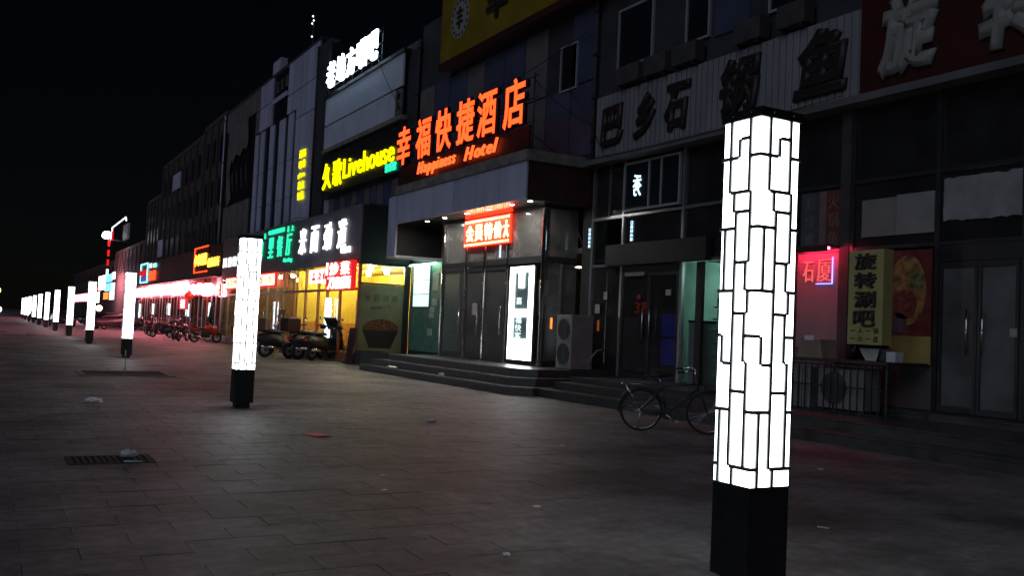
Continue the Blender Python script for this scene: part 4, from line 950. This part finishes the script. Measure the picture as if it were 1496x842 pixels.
for a in ((87.1, 91.4, 5.9, 6.0), (87.1, 91.4, 4.25, 4.35), (91.2, 91.4, 4.351, 5.899), (87.1, 87.3, 4.351, 5.899)): bx('neon_outline', m_teal, s, 11.86, 11.94, *a)
bx('band', m_redbox, s, 11.85, 11.94, 87.4, 91.8, 4.95, 5.4); bx('screen', m_violet, s, 11.88, 11.94, 87.4, 91.1, 4.4, 4.9)
s = thing('red_character_sign', 'red neon characters with a small green mark beside the teal outlined sign', 'sign', (11.9, 84, 4.3))
for i, ch in enumerate('烧烤'): put_glyph(ch, s, (11.9, 85.2-i*1.9, 4.78), 1.6, .85, m_oneon, 'X', .02, .04)
bx('green_mark', m_teal, s, 11.88, 11.94, 82.6, 83.8, 5.45, 5.78); bx('white_mark', m_wlet, s, 11.88, 11.94, 85.0, 86.0, 5.5, 5.85)
s = thing('red_lantern', 'round red paper lantern under the shop awning', 'lantern', (11.5, 64.4, 2.5))
B().ell((11.5, 64.4, 2.86), .33, .33, .28).build('shade', emit('red_paper', (0.8, .04, .02), .5), s); B().tube([(11.5, 64.4, 3.1), (11.5, 64.4, 3.96)], .01, 5).build('cord', m_frame_dk, s); bx('cap', m_wood, s, 11.4, 11.6, 64.3, 64.5, 3.13, 3.17)
s = thing('red_window_character', 'red character board in the shop window below the light sign', 'sign', (11.95, 70, 2))
bx('board', m_redbox, s, 11.98, 12.02, 68.2, 71.0, 1.95, 2.75)
put_glyph('福', s, (11.97, 69.6, 2.35), 1.5, .6, m_rw, 'X', 0, .01)
# far blocks
def block(label, y0, y1, z, rows, cols, x0=14.0, m_=None, wz=6.6, seed=0):
    rd = random.Random(seed); t = thing('far_building', label, 'building', (18, (y0+y1)/2, 0))
    bx('wall', m_ or m_wall_far, t, x0+.06, x0+12, y0, y1, 4.05, z); bx('lower_wall', m_ or m_wall_far, t, x0+2.0 if y0 < 90 else x0+.08, x0+12, y0, y1, 0, 4.04); bx('parapet', m_pil, t, x0, x0+.3, y0, y1, z, z+.35)
    for j in range(rows):
        for i in range(cols):
            a = y0+.5+i*(y1-y0-.8)/cols; c = a+(y1-y0-.8)/cols*.62; zz = wz+j*(z-wz)/rows
            wv = bx('window', m_frame_dk, t, x0+.02, x0+.058, a, c, zz, zz+(z-wz)/rows*.62); bx('pane', m_win_dk, wv, x0+.005, x0+.018, a+.08, c-.08, zz+.08, zz+(z-wz)/rows*.62-.08)
    for i in range(cols+1): bx('pilaster', m_pil, t, x0-.06, x0+.055, y0+.05+i*(y1-y0-.5)/cols, y0+.40+i*(y1-y0-.5)/cols, 6.3, z-.02)
    return t
block('dim far building with a pale pilaster next to the torn tower', 68.2, 76.0, 16.0, 3, 3, seed=1)
block('dim far building with two pale panels behind the framed neon sign', 76.1, 96.0, 15.6, 3, 7, seed=2)
block('dim far building behind the teal outlined sign', 96.2, 105.0, 13.0, 3, 4, seed=3)
block('dim low building carrying the floodlit roof frame', 105.2, 132.0, 9.0, 1, 8, seed=4)
block('faint distant building farthest along the row', 132.2, 200.0, 8.0, 1, 16, seed=5)
for nm, a in (('pale_panel', (85.4, 89.3, 12.7, 14.15)), ('pale_panel', (93.2, 95.8, 7.0, 8.6))):
    tag(bx(nm, m_panel, None, 13.88, 13.96, *a), 'pale blank sign panel high on the dim far building' if a[2] > 10 else 'small pale panel low on the dim far building', 'panel')
fl = thing('flood_light', 'brilliant white floodlight on the far roof corner', 'floodlight', (12, 119, 10.5))
B().ell((11.6, 120, 10.6), .5, 1.7, .45, 12, 8).build('lamp', emit('flood_white', (0.95, 1, 1), 14), fl); bx('arm', m_frame_dk, fl, 11.7, 14.0, 119.9, 120.1, 10.0, 10.15)
fl = thing('neon_roof_frame', 'white tube frame outlining the far roof corner', 'sign', (12, 108, 9))
m_wt = emit('dim_white_tube', (.95, .88, .95), 1.6)
B().tube([(12, 118.5, 10.0), (12, 118.3, 11.4), (12, 106, 11.6), (12, 105.5, 11.2)], .08, 6).build('tube', m_wt, fl); bx('board', m_white, fl, 12.1, 12.3, 104.6, 108.6, 9.3, 10.9); bx('red_end', m_redbox, fl, 11.9, 12.1, 117.6, 119.0, 9.9, 10.9)
fl = thing('red_led_column', 'dashed red vertical light strip below the floodlight', 'sign', (12, 121, 5))
for i in range(4): bx('dash', m_redbox if i else m_wlet, fl, 11.9, 12.1, 120.6, 121.2, 5.9+i*1.15, 6.6+i*1.15)
fl = thing('blue_white_sign', 'blue and white lit sign at the far corner', 'sign', (12, 120, 4))
for k, (a, m_) in enumerate((((122, 129, 4.2, 5.9), m_rw), ((115, 121.5, 5.0, 5.9), emit('sky_blue_sign', (.15, .5, 1), 2.2)), ((115.5, 121.5, 3.95, 4.85), MATS['sky_blue_sign']), ((112, 114.6, 5.2, 6.0), m_wlet), ((112, 114.6, 4.0, 4.8), m_wlet))): bx('panel', m_, fl, 11.9, 12.0, *a)
fl = thing('far_orange_sign', 'small orange and white lit signs near the ground at the far corner', 'sign', (12, 120, 2.8))
for a, m_ in (((118, 122.5, 3.0, 3.8), m_or), ((128, 130.5, 2.6, 4.0), m_wlet), ((112, 116, 2.9, 3.9), m_pale)): bx('panel', m_, fl, 11.9, 12.0, *a)
fl = thing('far_warm_lamp', 'warm glowing lamp beyond the lantern columns at the far corner', 'lamp', (11, 118, 2))
B().ell((11, 117, 1.9), .35, .5, .35, 10, 6).build('globe', emit('far_warm', (1, .75, .35), 8), fl); B().tube([(11, 117, 0), (11, 117, 1.6)], .06, 6).build('pole', m_frame_dk, fl)
fl = thing('far_shop_light', 'white pink light strip behind the distant lantern columns', 'sign', (11, 160, 4))
bx('panel', m_rw, fl, 11.9, 12.0, 140, 176, 3.0, 3.9); bx('board', m_wall_gy, fl, 12.01, 12.1, 139, 177, 2.8, 4.1)
for k, (x, y, z) in enumerate(((-1.0, 240, 3.4), (1.6, 236, 5.2), (2.0, 230, 1.0))):
    fl = thing('distant_street_lamp', ('blurry yellow street lamp at the dark end of the street', 'small tall yellow street lamp at the dark end of the street', 'low white lamp at the dark end of the street')[k], 'lamp', (x, y, 0))
    B().ell((x, y, z), .8 if k == 0 else .4, .6, .6, 8, 6).build('globe', emit('dist_yellow', (1, .75, .25), 4) if k < 2 else m_wlet, fl); B().tube([(x, y, 0), (x, y, z)], .08, 6).build('pole', m_frame_dk, fl)

# ================================================================== VEHICLES
def wheel(parent, c, r, ax=(0, 1, 0), tw=.05, spokes=0, disc=True, rimm=None):
    ty = B().ring(c, ax, r-tw, tw, 28, 8).build('tyre', m_tyre, parent)
    rim = B().ring(c, ax, r-tw*1.9, tw*.28, 28, 6)
    if disc: rim.disc(c, ax, (r-tw)*.55, .05, 18)
    a = Vector(ax).orthogonal().normalized(); b_ = Vector(ax).cross(a)
    for i in range(spokes):
        q = 2*math.pi*i/spokes; rim.tube([c, Vector(c)+(a*math.cos(q)+b_*math.sin(q))*(r-tw*1.9)], .0022 if spokes > 8 else .014, 4, False)
    rim.build('rim', rimm or m_alu, parent)
def scooter(label, loc, rz, body, box=False, shield=False, sc=1.0, group=None):
    t = thing('scooter', label, 'scooter', (0, 0, 0), group)
    for x in (-.62, .62):
        w_ = bx('wheel', m_frame_dk, t, x-.03, x+.03, -.05, .05, .20, .26); wheel(w_, (x, 0, .23), .23, tw=.055)
    # body shell: rear tail loft
    def sec(x, w0, z0, z1): return [(x, -w0, z0), (x, w0, z0), (x, w0*1.0, (z0+z1)/2), (x, w0*.7, z1), (x, -w0*.7, z1), (x, -w0, (z0+z1)/2)]
    B().loft([sec(-.92, .05, .55, .66), sec(-.75, .13, .42, .74), sec(-.45, .16, .33, .76), sec(-.15, .15, .30, .72), sec(-.02, .10, .26, .5)]).build('tail_body', body, t)
    B().loft([sec(-.10, .15, .22, .30), sec(.35, .15, .22, .30)], False).build('floorboard', m_plastic, t)
    B().loft([sec(.33, .17, .24, .34), sec(.42, .19, .35, .62), sec(.36, .17, .60, .86), sec(.30, .12, .84, .98)]).build('leg_shield', body, t)
    B().loft([sec(-.72, .09, .76, .80), sec(-.5, .14, .76, .86), sec(-.15, .12, .74, .84), sec(-.05, .06, .74, .79)]).build('seat', m_seat, t)
    B().tube([(.62, .07, .24), (.48, .07, .55), (.38, .03, .85), (.30, 0, 1.0)], [.02, .025, .03, .03]).tube([(.62, -.07, .24), (.48, -.07, .55)], .02).build('fork', m_alu, t)
    B().loft([sec(.38, .08, .42, .5), sec(.62, .07, .46, .52), sec(.86, .06, .36, .42)]).build('front_mudguard', body, t)
    hb_ = B().tube([(.22, -.34, 1.02), (.28, -.2, 1.04), (.30, 0, 1.0), (.28, .2, 1.04), (.22, .34, 1.02)], .017, 8).build('handlebar', m_plastic, t)
    for s_ in (-1, 1):
        B().tube([(.27, s_*.24, 1.03), (.29, s_*.30, 1.20)], .008, 5).ell((.29, s_*.31, 1.24), .02, .06, .045, 8, 6).build('mirror', m_chrome, hb_)
    B().ell((.40, 0, .95), .07, .09, .07, 10, 6).build('headlight', m_white, t); bx('tail_light', m_redpaint, t, -.95, -.90, -.06, .06, .58, .66)
    B().tube([(-.25, -.16, .3), (-.8, -.18, .33)], [.03, .05], 8).build('exhaust', m_chrome, t)
    B().tube([(-.2, .12, .28), (-.28, .22, .02)], .012, 6).build('kickstand', m_alu, t)
    if box: bx('top_box', mat('maroon_box', (0.045, 0.018, 0.02), .4), t, -1.12, -.70, -.22, .22, .80, 1.20, bevel=.03)
    if shield:
        sh_ = B(); n_ = 8; vv = []
        for j in range(n_+1):
            for s_ in (-1, -.4, .4, 1): vv.append((.52-.10*abs(s_)-.34*(j/n_)+.12*math.sin(j/n_*3.1), s_*(.30-.06*j/n_), .35+.95*j/n_))
        sh_._add(vv, [(j*4+i, j*4+i+1, j*4+i+5, j*4+i+4) for j in range(n_) for i in range(3)], True); o_ = sh_.build('wind_apron', m_seat, t)
        md = o_.modifiers.new('s', 'SOLIDIFY'); md.thickness = .02
        for s_ in (-1, 1): B().tube([(.25, s_*.30, .98), (.20, s_*.33, 1.02), (.10, s_*.34, 1.0)], [.07, .075, .055], 8).build('hand_muff', m_seat, t)
    t.location = loc; t.rotation_euler = (0, 0, R(rz)); t.scale = (sc,)*3; return t
G_ = 'scooters outside the noodle shop'
scooter('black scooter with a maroon delivery box on its tail', (10.55, 37.7, 0), 5, m_plastic, box=True, sc=1.32, group=G_)
scooter('dark red bodied scooter between the delivery scooter and the apron scooter', (11.25, 37.1, 0), 200, mat('dark_red_shell', (0.10, 0.012, 0.012), .3), sc=1.32, group=G_)
scooter('black scooter with handlebar muffs and a black wind apron', (11.65, 35.7, 0), 30, m_plastic, shield=True, sc=1.32, group=G_)
scooter('black scooter with round mirrors beside the dark red one', (11.0, 38.9, 0), 175, m_plastic, sc=1.35, group=G_)
scooter('black scooter parked tight against the noodle shop glass', (11.5, 36.5, 0), 15, m_plastic, True, sc=1.35, group=G_)
scooter('grey scooter leaning beside the orange brown board', (11.3, 40.6, 0), 20, m_frame_dk, sc=1.3, group=G_)
def motorcycle(label, loc, rz, paint, group=None, fairing=True):
    t = thing('motorcycle', label, 'motorcycle', (0, 0, 0), group)
    for x in (-.66, .68):
        w_ = bx('wheel', m_frame_dk, t, x-.03, x+.03, -.06, .06, .27, .33); wheel(w_, (x, 0, .30), .30, tw=.06, spokes=6)
    def sec(x, w0, z0, z1): return [(x, -w0*.8, z0), (x, w0*.8, z0), (x, w0, (z0+z1)/2), (x, w0*.6, z1), (x, -w0*.6, z1), (x, -w0, (z0+z1)/2)]
    B().loft([sec(-.10, .09, .74, .84), sec(.05, .16, .70, .98), sec(.30, .17, .72, 1.02), sec(.46, .10, .76, .94)]).build('fuel_tank', paint, t)
    B().loft([sec(-.85, .07, .86, .93), sec(-.55, .12, .80, .89), sec(-.25, .14, .74, .84), sec(-.06, .10, .74, .86)]).build('seat', m_seat, t)
    B().loft([sec(-1.02, .03, .86, .92), sec(-.75, .10, .72, .86), sec(-.40, .12, .62, .78)]).build('tail_panel', paint, t)
    if fairing: B().loft([sec(.36, .16, .48, .78), sec(.52, .17, .40, .86), sec(.66, .10, .60, .96)]).build('fairing', paint, t)
    B().bbox(-.22, .32, -.14, .14, .26, .68, b=.05).build('engine', m_frame_dk, t)
    B().tube([(.25, -.15, .45), (.20, -.18, .22), (-.3, -.19, .26), (-.95, -.2, .46)], [.025, .03, .045, .05], 8).build('exhaust', m_chrome, t)
    fk = B()
    for s_ in (-1, 1): fk.tube([(.68, s_*.09, .3), (.42, s_*.09, 1.0)], .024, 8)
    fk.build('fork', m_chrome, t)
    hb_ = B().tube([(.22, -.36, 1.06), (.38, -.15, 1.04), (.38, .15, 1.04), (.22, .36, 1.06)], .016, 8).build('handlebar', m_plastic, t)
    for s_ in (-1, 1): B().tube([(.32, s_*.24, 1.05), (.30, s_*.32, 1.22)], .008, 5).ell((.29, s_*.34, 1.25), .02, .07, .045, 8, 6).build('mirror', m_chrome, hb_)
    B().ell((.58, 0, .90), .10, .12, .11, 10, 6).build('headlight', m_white, t)
    B().loft([sec(.40, .05, .58, .62), sec(.68, .06, .62, .65), sec(1.0, .05, .46, .49)]).build('front_mudguard', paint, t)
    B().tube([(-.3, 0, .35), (-.66, .1, .3)], .03, 6).tube([(-.3, 0, .35), (-.66, -.1, .3)], .03, 6).build('swingarm', m_frame_dk, t)
    B().tube([(-.1, .12, .3), (-.18, .28, .0)], .012, 6).build('kickstand', m_alu, t)
    t.location = loc; t.rotation_euler = (R(-6), 0, R(rz)); return t
motorcycle('bright red sport motorcycle with chrome exhaust parked beside the lantern column', (10.95, 55.6, 0.01), 12, m_redpaint, 'motorcycles outside the red shop row')
motorcycle('dark motorcycle parked nose out next to the bright red one', (9.95, 57.0, 0.01), 60, m_plastic, 'motorcycles outside the red shop row', False)
motorcycle('black motorcycle second from the bright red one', (9.9, 59.5, 0.01), 75, m_frame_dk, 'motorcycles outside the red shop row', False)
scooter('dark scooter third from the bright red motorcycle', (9.9, 64.5, 0), 140, m_plastic, True, group='motorcycles outside the red shop row')
scooter('maroon scooter with box parked before the pink lit window', (10.3, 68.0, 0), 160, MATS['maroon_box'], True, group='motorcycles outside the red shop row')
motorcycle('dull red motorcycle parked farthest along the red shop row', (10.2, 72.0, .01), 100, mat('dull_red', (.12, .02, .02), .3), 'motorcycles outside the red shop row', False)
s = thing('folded_parasol', 'dark folded parasol standing behind the red motorcycle', 'parasol', (11.6, 57.6, 0))
B().tube([(11.6, 57.6, 0), (11.6, 57.6, 2.4)], .03, 8).build('pole', m_frame_dk, s); B().tube([(11.6, 57.6, 1.1), (11.6, 57.6, 1.5), (11.6, 57.6, 2.0), (11.6, 57.6, 2.45)], [.2, .17, .11, .02], 9).build('canopy', m_seat, s); bx('foot', m_conc, s, 11.35, 11.85, 57.35, 57.85, 0, .1)
for k, (y, a, c) in enumerate(((42.6, .42, 1.5),)):
    s = thing('leaning_board', 'plain orange brown board leaning against the restaurant front', 'board', (11.8, y, 0))
    B().poly([(11.55, y+.9, .05), (11.55, y-.2, .05), (11.85, y-.2, 2.0), (11.85, y+.9, 2.0)], (.04, 0, .0)).build('sheet', mat('orange_board', (.42, .17, .06), .6), s); bx('edge', m_white, s, 11.52, 11.56, y+.9, y+.94, .03, 2.0)
s = thing('flower_stand', 'dark low planter of stones at the corner of the noodle shop', 'planter', (12.2, 32.9, 0))
bx('trough', m_wall_dk, s, 11.9, 12.9, 32.5, 33.2, 0, .5, bevel=.03); bx('soil', m_soil, s, 11.95, 12.85, 32.55, 33.15, .501, .52)
s = thing('folding_panel', 'tall dark folding board at the noodle shop corner', 'board', (11.8, 33.6, 0))
B().poly([(11.75, 33.8, 0), (11.75, 33.1, 0), (11.9, 33.1, 1.35), (11.9, 33.8, 1.35)], (.05, 0, 0)).build('sheet', mat('maroon_sheet', (.06, .025, .03), .5), s); bx('foot', m_frame_dk, s, 11.7, 12.1, 33.85, 33.9, 0, .06)

# bicycle
def bicycle(loc, rz):
    t = thing('bicycle', 'old bicycle with rear rack parked beside the shopfront steps', 'bicycle', (0, 0, 0))
    for x in (-.53, .53):
        w_ = B().tube([(x, -.05, .345), (x, .05, .345)], .018, 8).build('wheel', m_chrome, t); wheel(w_, (x, 0, .345), .345, tw=.02, spokes=28, disc=False, rimm=m_chrome)
    m_fr = mat('dark_green_frame', (.02, .045, .04), .35)
    f = B()
    for p_ in ([(-.12, 0, .30), (-.22, 0, .78)], [(-.12, 0, .30), (.36, 0, .72)], [(-.20, 0, .74), (.34, 0, .80)], [(-.12, .05, .30), (-.53, .06, .345)], [(-.12, -.05, .30), (-.53, -.06, .345)], [(-.21, .03, .72), (-.53, .06, .345)], [(-.21, -.03, .72), (-.53, -.06, .345)], [(.38, 0, .68), (.33, 0, .90)]): f.tube(p_, .016, 8)
    f.build('frame', m_fr, t)
    fk = B()
    for s_ in (-1, 1): fk.tube([(.53, s_*.05, .345), (.42, s_*.045, .62), (.38, s_*.02, .70)], .012, 6)
    fk.build('fork', m_frame_dk, t)
    hb_ = B().tube([(.33, 0, .90), (.31, 0, 1.02)], .013, 8).tube([(.10, -.28, 1.02), (.28, -.25, 1.05), (.34, 0, 1.02), (.28, .25, 1.05), (.10, .28, 1.02)], .012, 8).build('handlebar', m_chrome, t)
    for s_ in (-1, 1): B().tube([(.02, s_*.285, 1.01), (.13, s_*.28, 1.022)], .018, 8).build('grip', m_plastic, hb_)
    B().tube([(-.22, 0, .76), (-.245, 0, .88)], .013, 8).build('seat_post', m_chrome, t)
    B().loft([[(-.40, -.10, .90), (-.40, .10, .90), (-.40, .08, .95), (-.40, -.08, .95)], [(-.25, -.08, .89), (-.25, .08, .89), (-.25, .06, .95), (-.25, -.06, .95)], [(-.10, -.02, .90), (-.10, .02, .90), (-.10, .015, .93), (-.10, -.015, .93)]]).build('saddle', m_seat, t)
    rk = B()
    for s_ in (-.06, 0, .06): rk.tube([(-.86, s_, .76), (-.28, s_, .78)], .007, 6)
    for s_ in (-.07, .07): rk.tube([(-.80, s_*.9, .76), (-.53, s_, .36)], .007, 6)
    rk.build('rear_rack', m_chrome, t); bx('rack_pad', m_wall_gy, t, -.84, -.38, -.08, .08, .782, .80)
    B().disc((-.12, -.06, .30), (0, 1, 0), .09, .006, 24).build('chainring', m_frame_dk, t)
    B().tube([(-.12, -.08, .30), (.02, -.09, .20)], .01, 6).bbox(-.03, .07, -.19, -.09, .185, .21, b=.004).tube([(-.12, .08, .30), (-.26, .09, .40)], .01, 6).bbox(-.31, -.21, .09, .19, .39, .415, b=.004).build('crank', m_chrome, t)
    for x in (-.53, .53):
        mg = B(); a0, a1 = (20, 190) if x < 0 else (20, 150)
        mg.tube([(x+.365*math.cos(R(q)), 0, .345+.365*math.sin(R(q))) for q in range(a0, a1, 14)], .018, 6); mg.build('mudguard', m_fr, t)
    bk = B()
    for z in (.66, .74, .82, .90): bk.ring((.62, 0, z), (0, 0, 1), .15, .004, 16, 4)
    for i in range(16): bk.tube([(.62+.15*math.cos(i*.393), .15*math.sin(i*.393), .66), (.62+.16*math.cos(i*.393), .16*math.sin(i*.393), .92)], .003, 4)
    bk.disc((.62, 0, .66), (0, 0, 1), .15, .006, 16); bk.build('basket', m_frame_dk, t)
    B().tube([(-.53, .07, .33), (-.58, .16, 0)], .009, 6).build('kickstand', m_chrome, t)
    t.location = loc; t.rotation_euler = (R(4), 0, R(rz)); return t
bicycle((9.33+.53*.80, 12.28-.53*.60, 0), -37)

# parked cars far along the pavement
def car(label, loc, rz, paint):
    t = thing('parked_car', label, 'car', (0, 0, 0), 'cars parked far along the pavement')
    def sec(x, w0, z0, z1, wt): return [(x, -w0, z0), (x, w0, z0), (x, w0, (z0+z1)*.55), (x, wt, z1), (x, -wt, z1), (x, -w0, (z0+z1)*.55)]
    B().loft([sec(-2.15, .72, .42, .80, .66), sec(-1.9, .84, .28, .95, .76), sec(0, .88, .24, 1.0, .80), sec(1.5, .86, .26, .92, .74), sec(2.1, .72, .40, .70, .6)]).build('body', paint, t)
    cb = B().loft([sec(-1.75, .78, .92, .96, .74), sec(-1.1, .76, .95, 1.42, .56), sec(.2, .76, .95, 1.46, .56), sec(1.15, .76, .92, .96, .72)]).build('cabin', m_win_dk, t)
    B().bbox(-1.05, .15, -.55, .55, 1.425, 1.475, b=.02).build('roof', paint, cb)
    for x in (-1.3, 1.35):
        for s_ in (-1, 1):
            w_ = bx('wheel', m_frame_dk, t, x-.05, x+.05, s_*.74, s_*.84, .26, .36); wheel(w_, (x, s_*.80, .31), .31, tw=.08)
    for s_ in (-1, 1): B().ell((2.02, s_*.58, .66), .1, .15, .08, 8, 6).build('headlight', m_white, t); bx('tail_light', m_redpaint, t, -2.13, -2.05, s_*.45, s_*.66, .66, .80)
    t.location = loc; t.rotation_euler = (0, 0, R(rz)); return t
car('dark parked car among the distant lantern columns', (5.9, 95, 0), 95, mat('dark_blue_paint', (.02, .025, .035), .25))
car('dark parked car beyond the nearer parked one under the distant lanterns', (5.0, 118, 0), 100, mat('black_paint', (.012, .012, .014), .25))
car('dark parked car below the far blue sign', (9.6, 88, 0), 20, mat('grey_paint', (.05, .05, .055), .3))
car('dark parked car outside the far shop row end', (9.9, 100, 0), 15, mat('graphite_paint', (.03, .03, .033), .3))

# ================================================================== LITTER
def crumple(name, label, loc, sx, sy, sz, m_, cat, seed, group=None):
    rd = random.Random(seed); bm = bmesh.new(); bmesh.ops.create_icosphere(bm, subdivisions=3, radius=1)
    for v in bm.verts:
        k = 1+rd.uniform(-.28, .12); v.co = Vector((v.co.x*sx*k, v.co.y*sy*k, max(0.002, (v.co.z+.55)*sz*k)))
    me = bpy.data.meshes.new(name); bm.to_mesh(me); bm.free(); me.materials.append(m_)
    o = bpy.data.objects.new(name, me); C.objects.link(o); o.location = loc; return tag(o, label, cat, group)
crumple('plastic_bag', 'crumpled white plastic bag lying on the paving by the tree pit', (1.62, 17.26, .003), .16, .10, .06, m_bag, 'bag', 1)
crumple('plastic_bag', 'crumpled white plastic bag lying on the drain grate', (1.40, 10.82, .0), .09, .07, .05, m_bag, 'bag', 2)
crumple('crumpled_wrapper', 'small crumpled wrapper on the paving before the hotel steps', (6.33, 13.87, .003), .10, .06, .035, m_bag, 'litter', 3)
crumple('crumpled_wrapper', 'tiny pale scrap on the paving close to the bottom edge', (3.19, 5.64, .003), .03, .025, .014, m_bag, 'litter', 4)
crumple('crumpled_wrapper', 'white paper lying on the lowest hotel step', (11.0, 27.2, .196), .10, .40, .04, m_bag, 'litter', 5)
crumple('crumpled_wrapper', 'small white paper further right on the lowest hotel step', (11.02, 23.6, .196), .05, .16, .05, m_bag, 'litter', 6)
def sheet(name, label, loc, lx, ly, m_, rz, cat, seed, lift=.012):
    rd = random.Random(seed); b_ = B(); n_ = 5; v = []
    for j in range(n_+1):
        for i in range(n_+1): v.append(((i/n_-.5)*lx, (j/n_-.5)*ly, .004+lift*abs(math.sin(i*1.3+seed)*math.cos(j*1.1))))
    b_._add(v, [(j*(n_+1)+i, j*(n_+1)+i+1, (j+1)*(n_+1)+i+1, (j+1)*(n_+1)+i) for j in range(n_) for i in range(n_)], True)
    o = b_.build(name, m_, None); o.location = loc; o.rotation_euler = (0, 0, R(rz))
    md = o.modifiers.new('s', 'SOLIDIFY'); md.thickness = .0015
    return tag(o, label, cat)
sheet('flyer', 'bright red paper flyer lying flat on the paving', (3.98, 12.38, .002), .26, .36, mat('red_paper_flyer', (.95, .09, .12), .6, var=.05), 20, 'flyer', 3)
tag(B().tube([(1.31, 10.42, .012), (1.48, 10.36, .012)], .010, 6).build('paper_roll', m_white), 'thin white paper roll beside the bag on the drain', 'litter')
rd = random.Random(5); k = 0
for (x, y) in ((6.9, 10.8), (5.6, 15.8), (7.2, 16.2), (8.2, 17.5), (3.6, 9.0), (8.8, 21), (2.4, 21), (9.4, 15.5), (4.9, 20.5), (7.7, 7.8), (9.0, 8.2), (6.2, 5.6), (3.3, 8.2), (4.3, 7.1)):
    sheet('paper_scrap', 'tiny pale paper scrap on the dark paving', (x, y, .002), rd.uniform(.03, .10), rd.uniform(.03, .07), m_bag, rd.uniform(0, 180), 'litter', k, .008)['group'] = 'scattered paper scraps'; k += 1
for k, (x, y) in enumerate(((2.2, 60.5), (4.9, 58), (1.0, 66), (6.3, 75.5))):
    crumple('crumpled_wrapper', 'dim litter lump on the far paving among the lantern columns', (x, y, .003), .28, .2, .07, m_bag if k % 2 else m_ac, 'litter', 20+k, 'litter on the far paving')
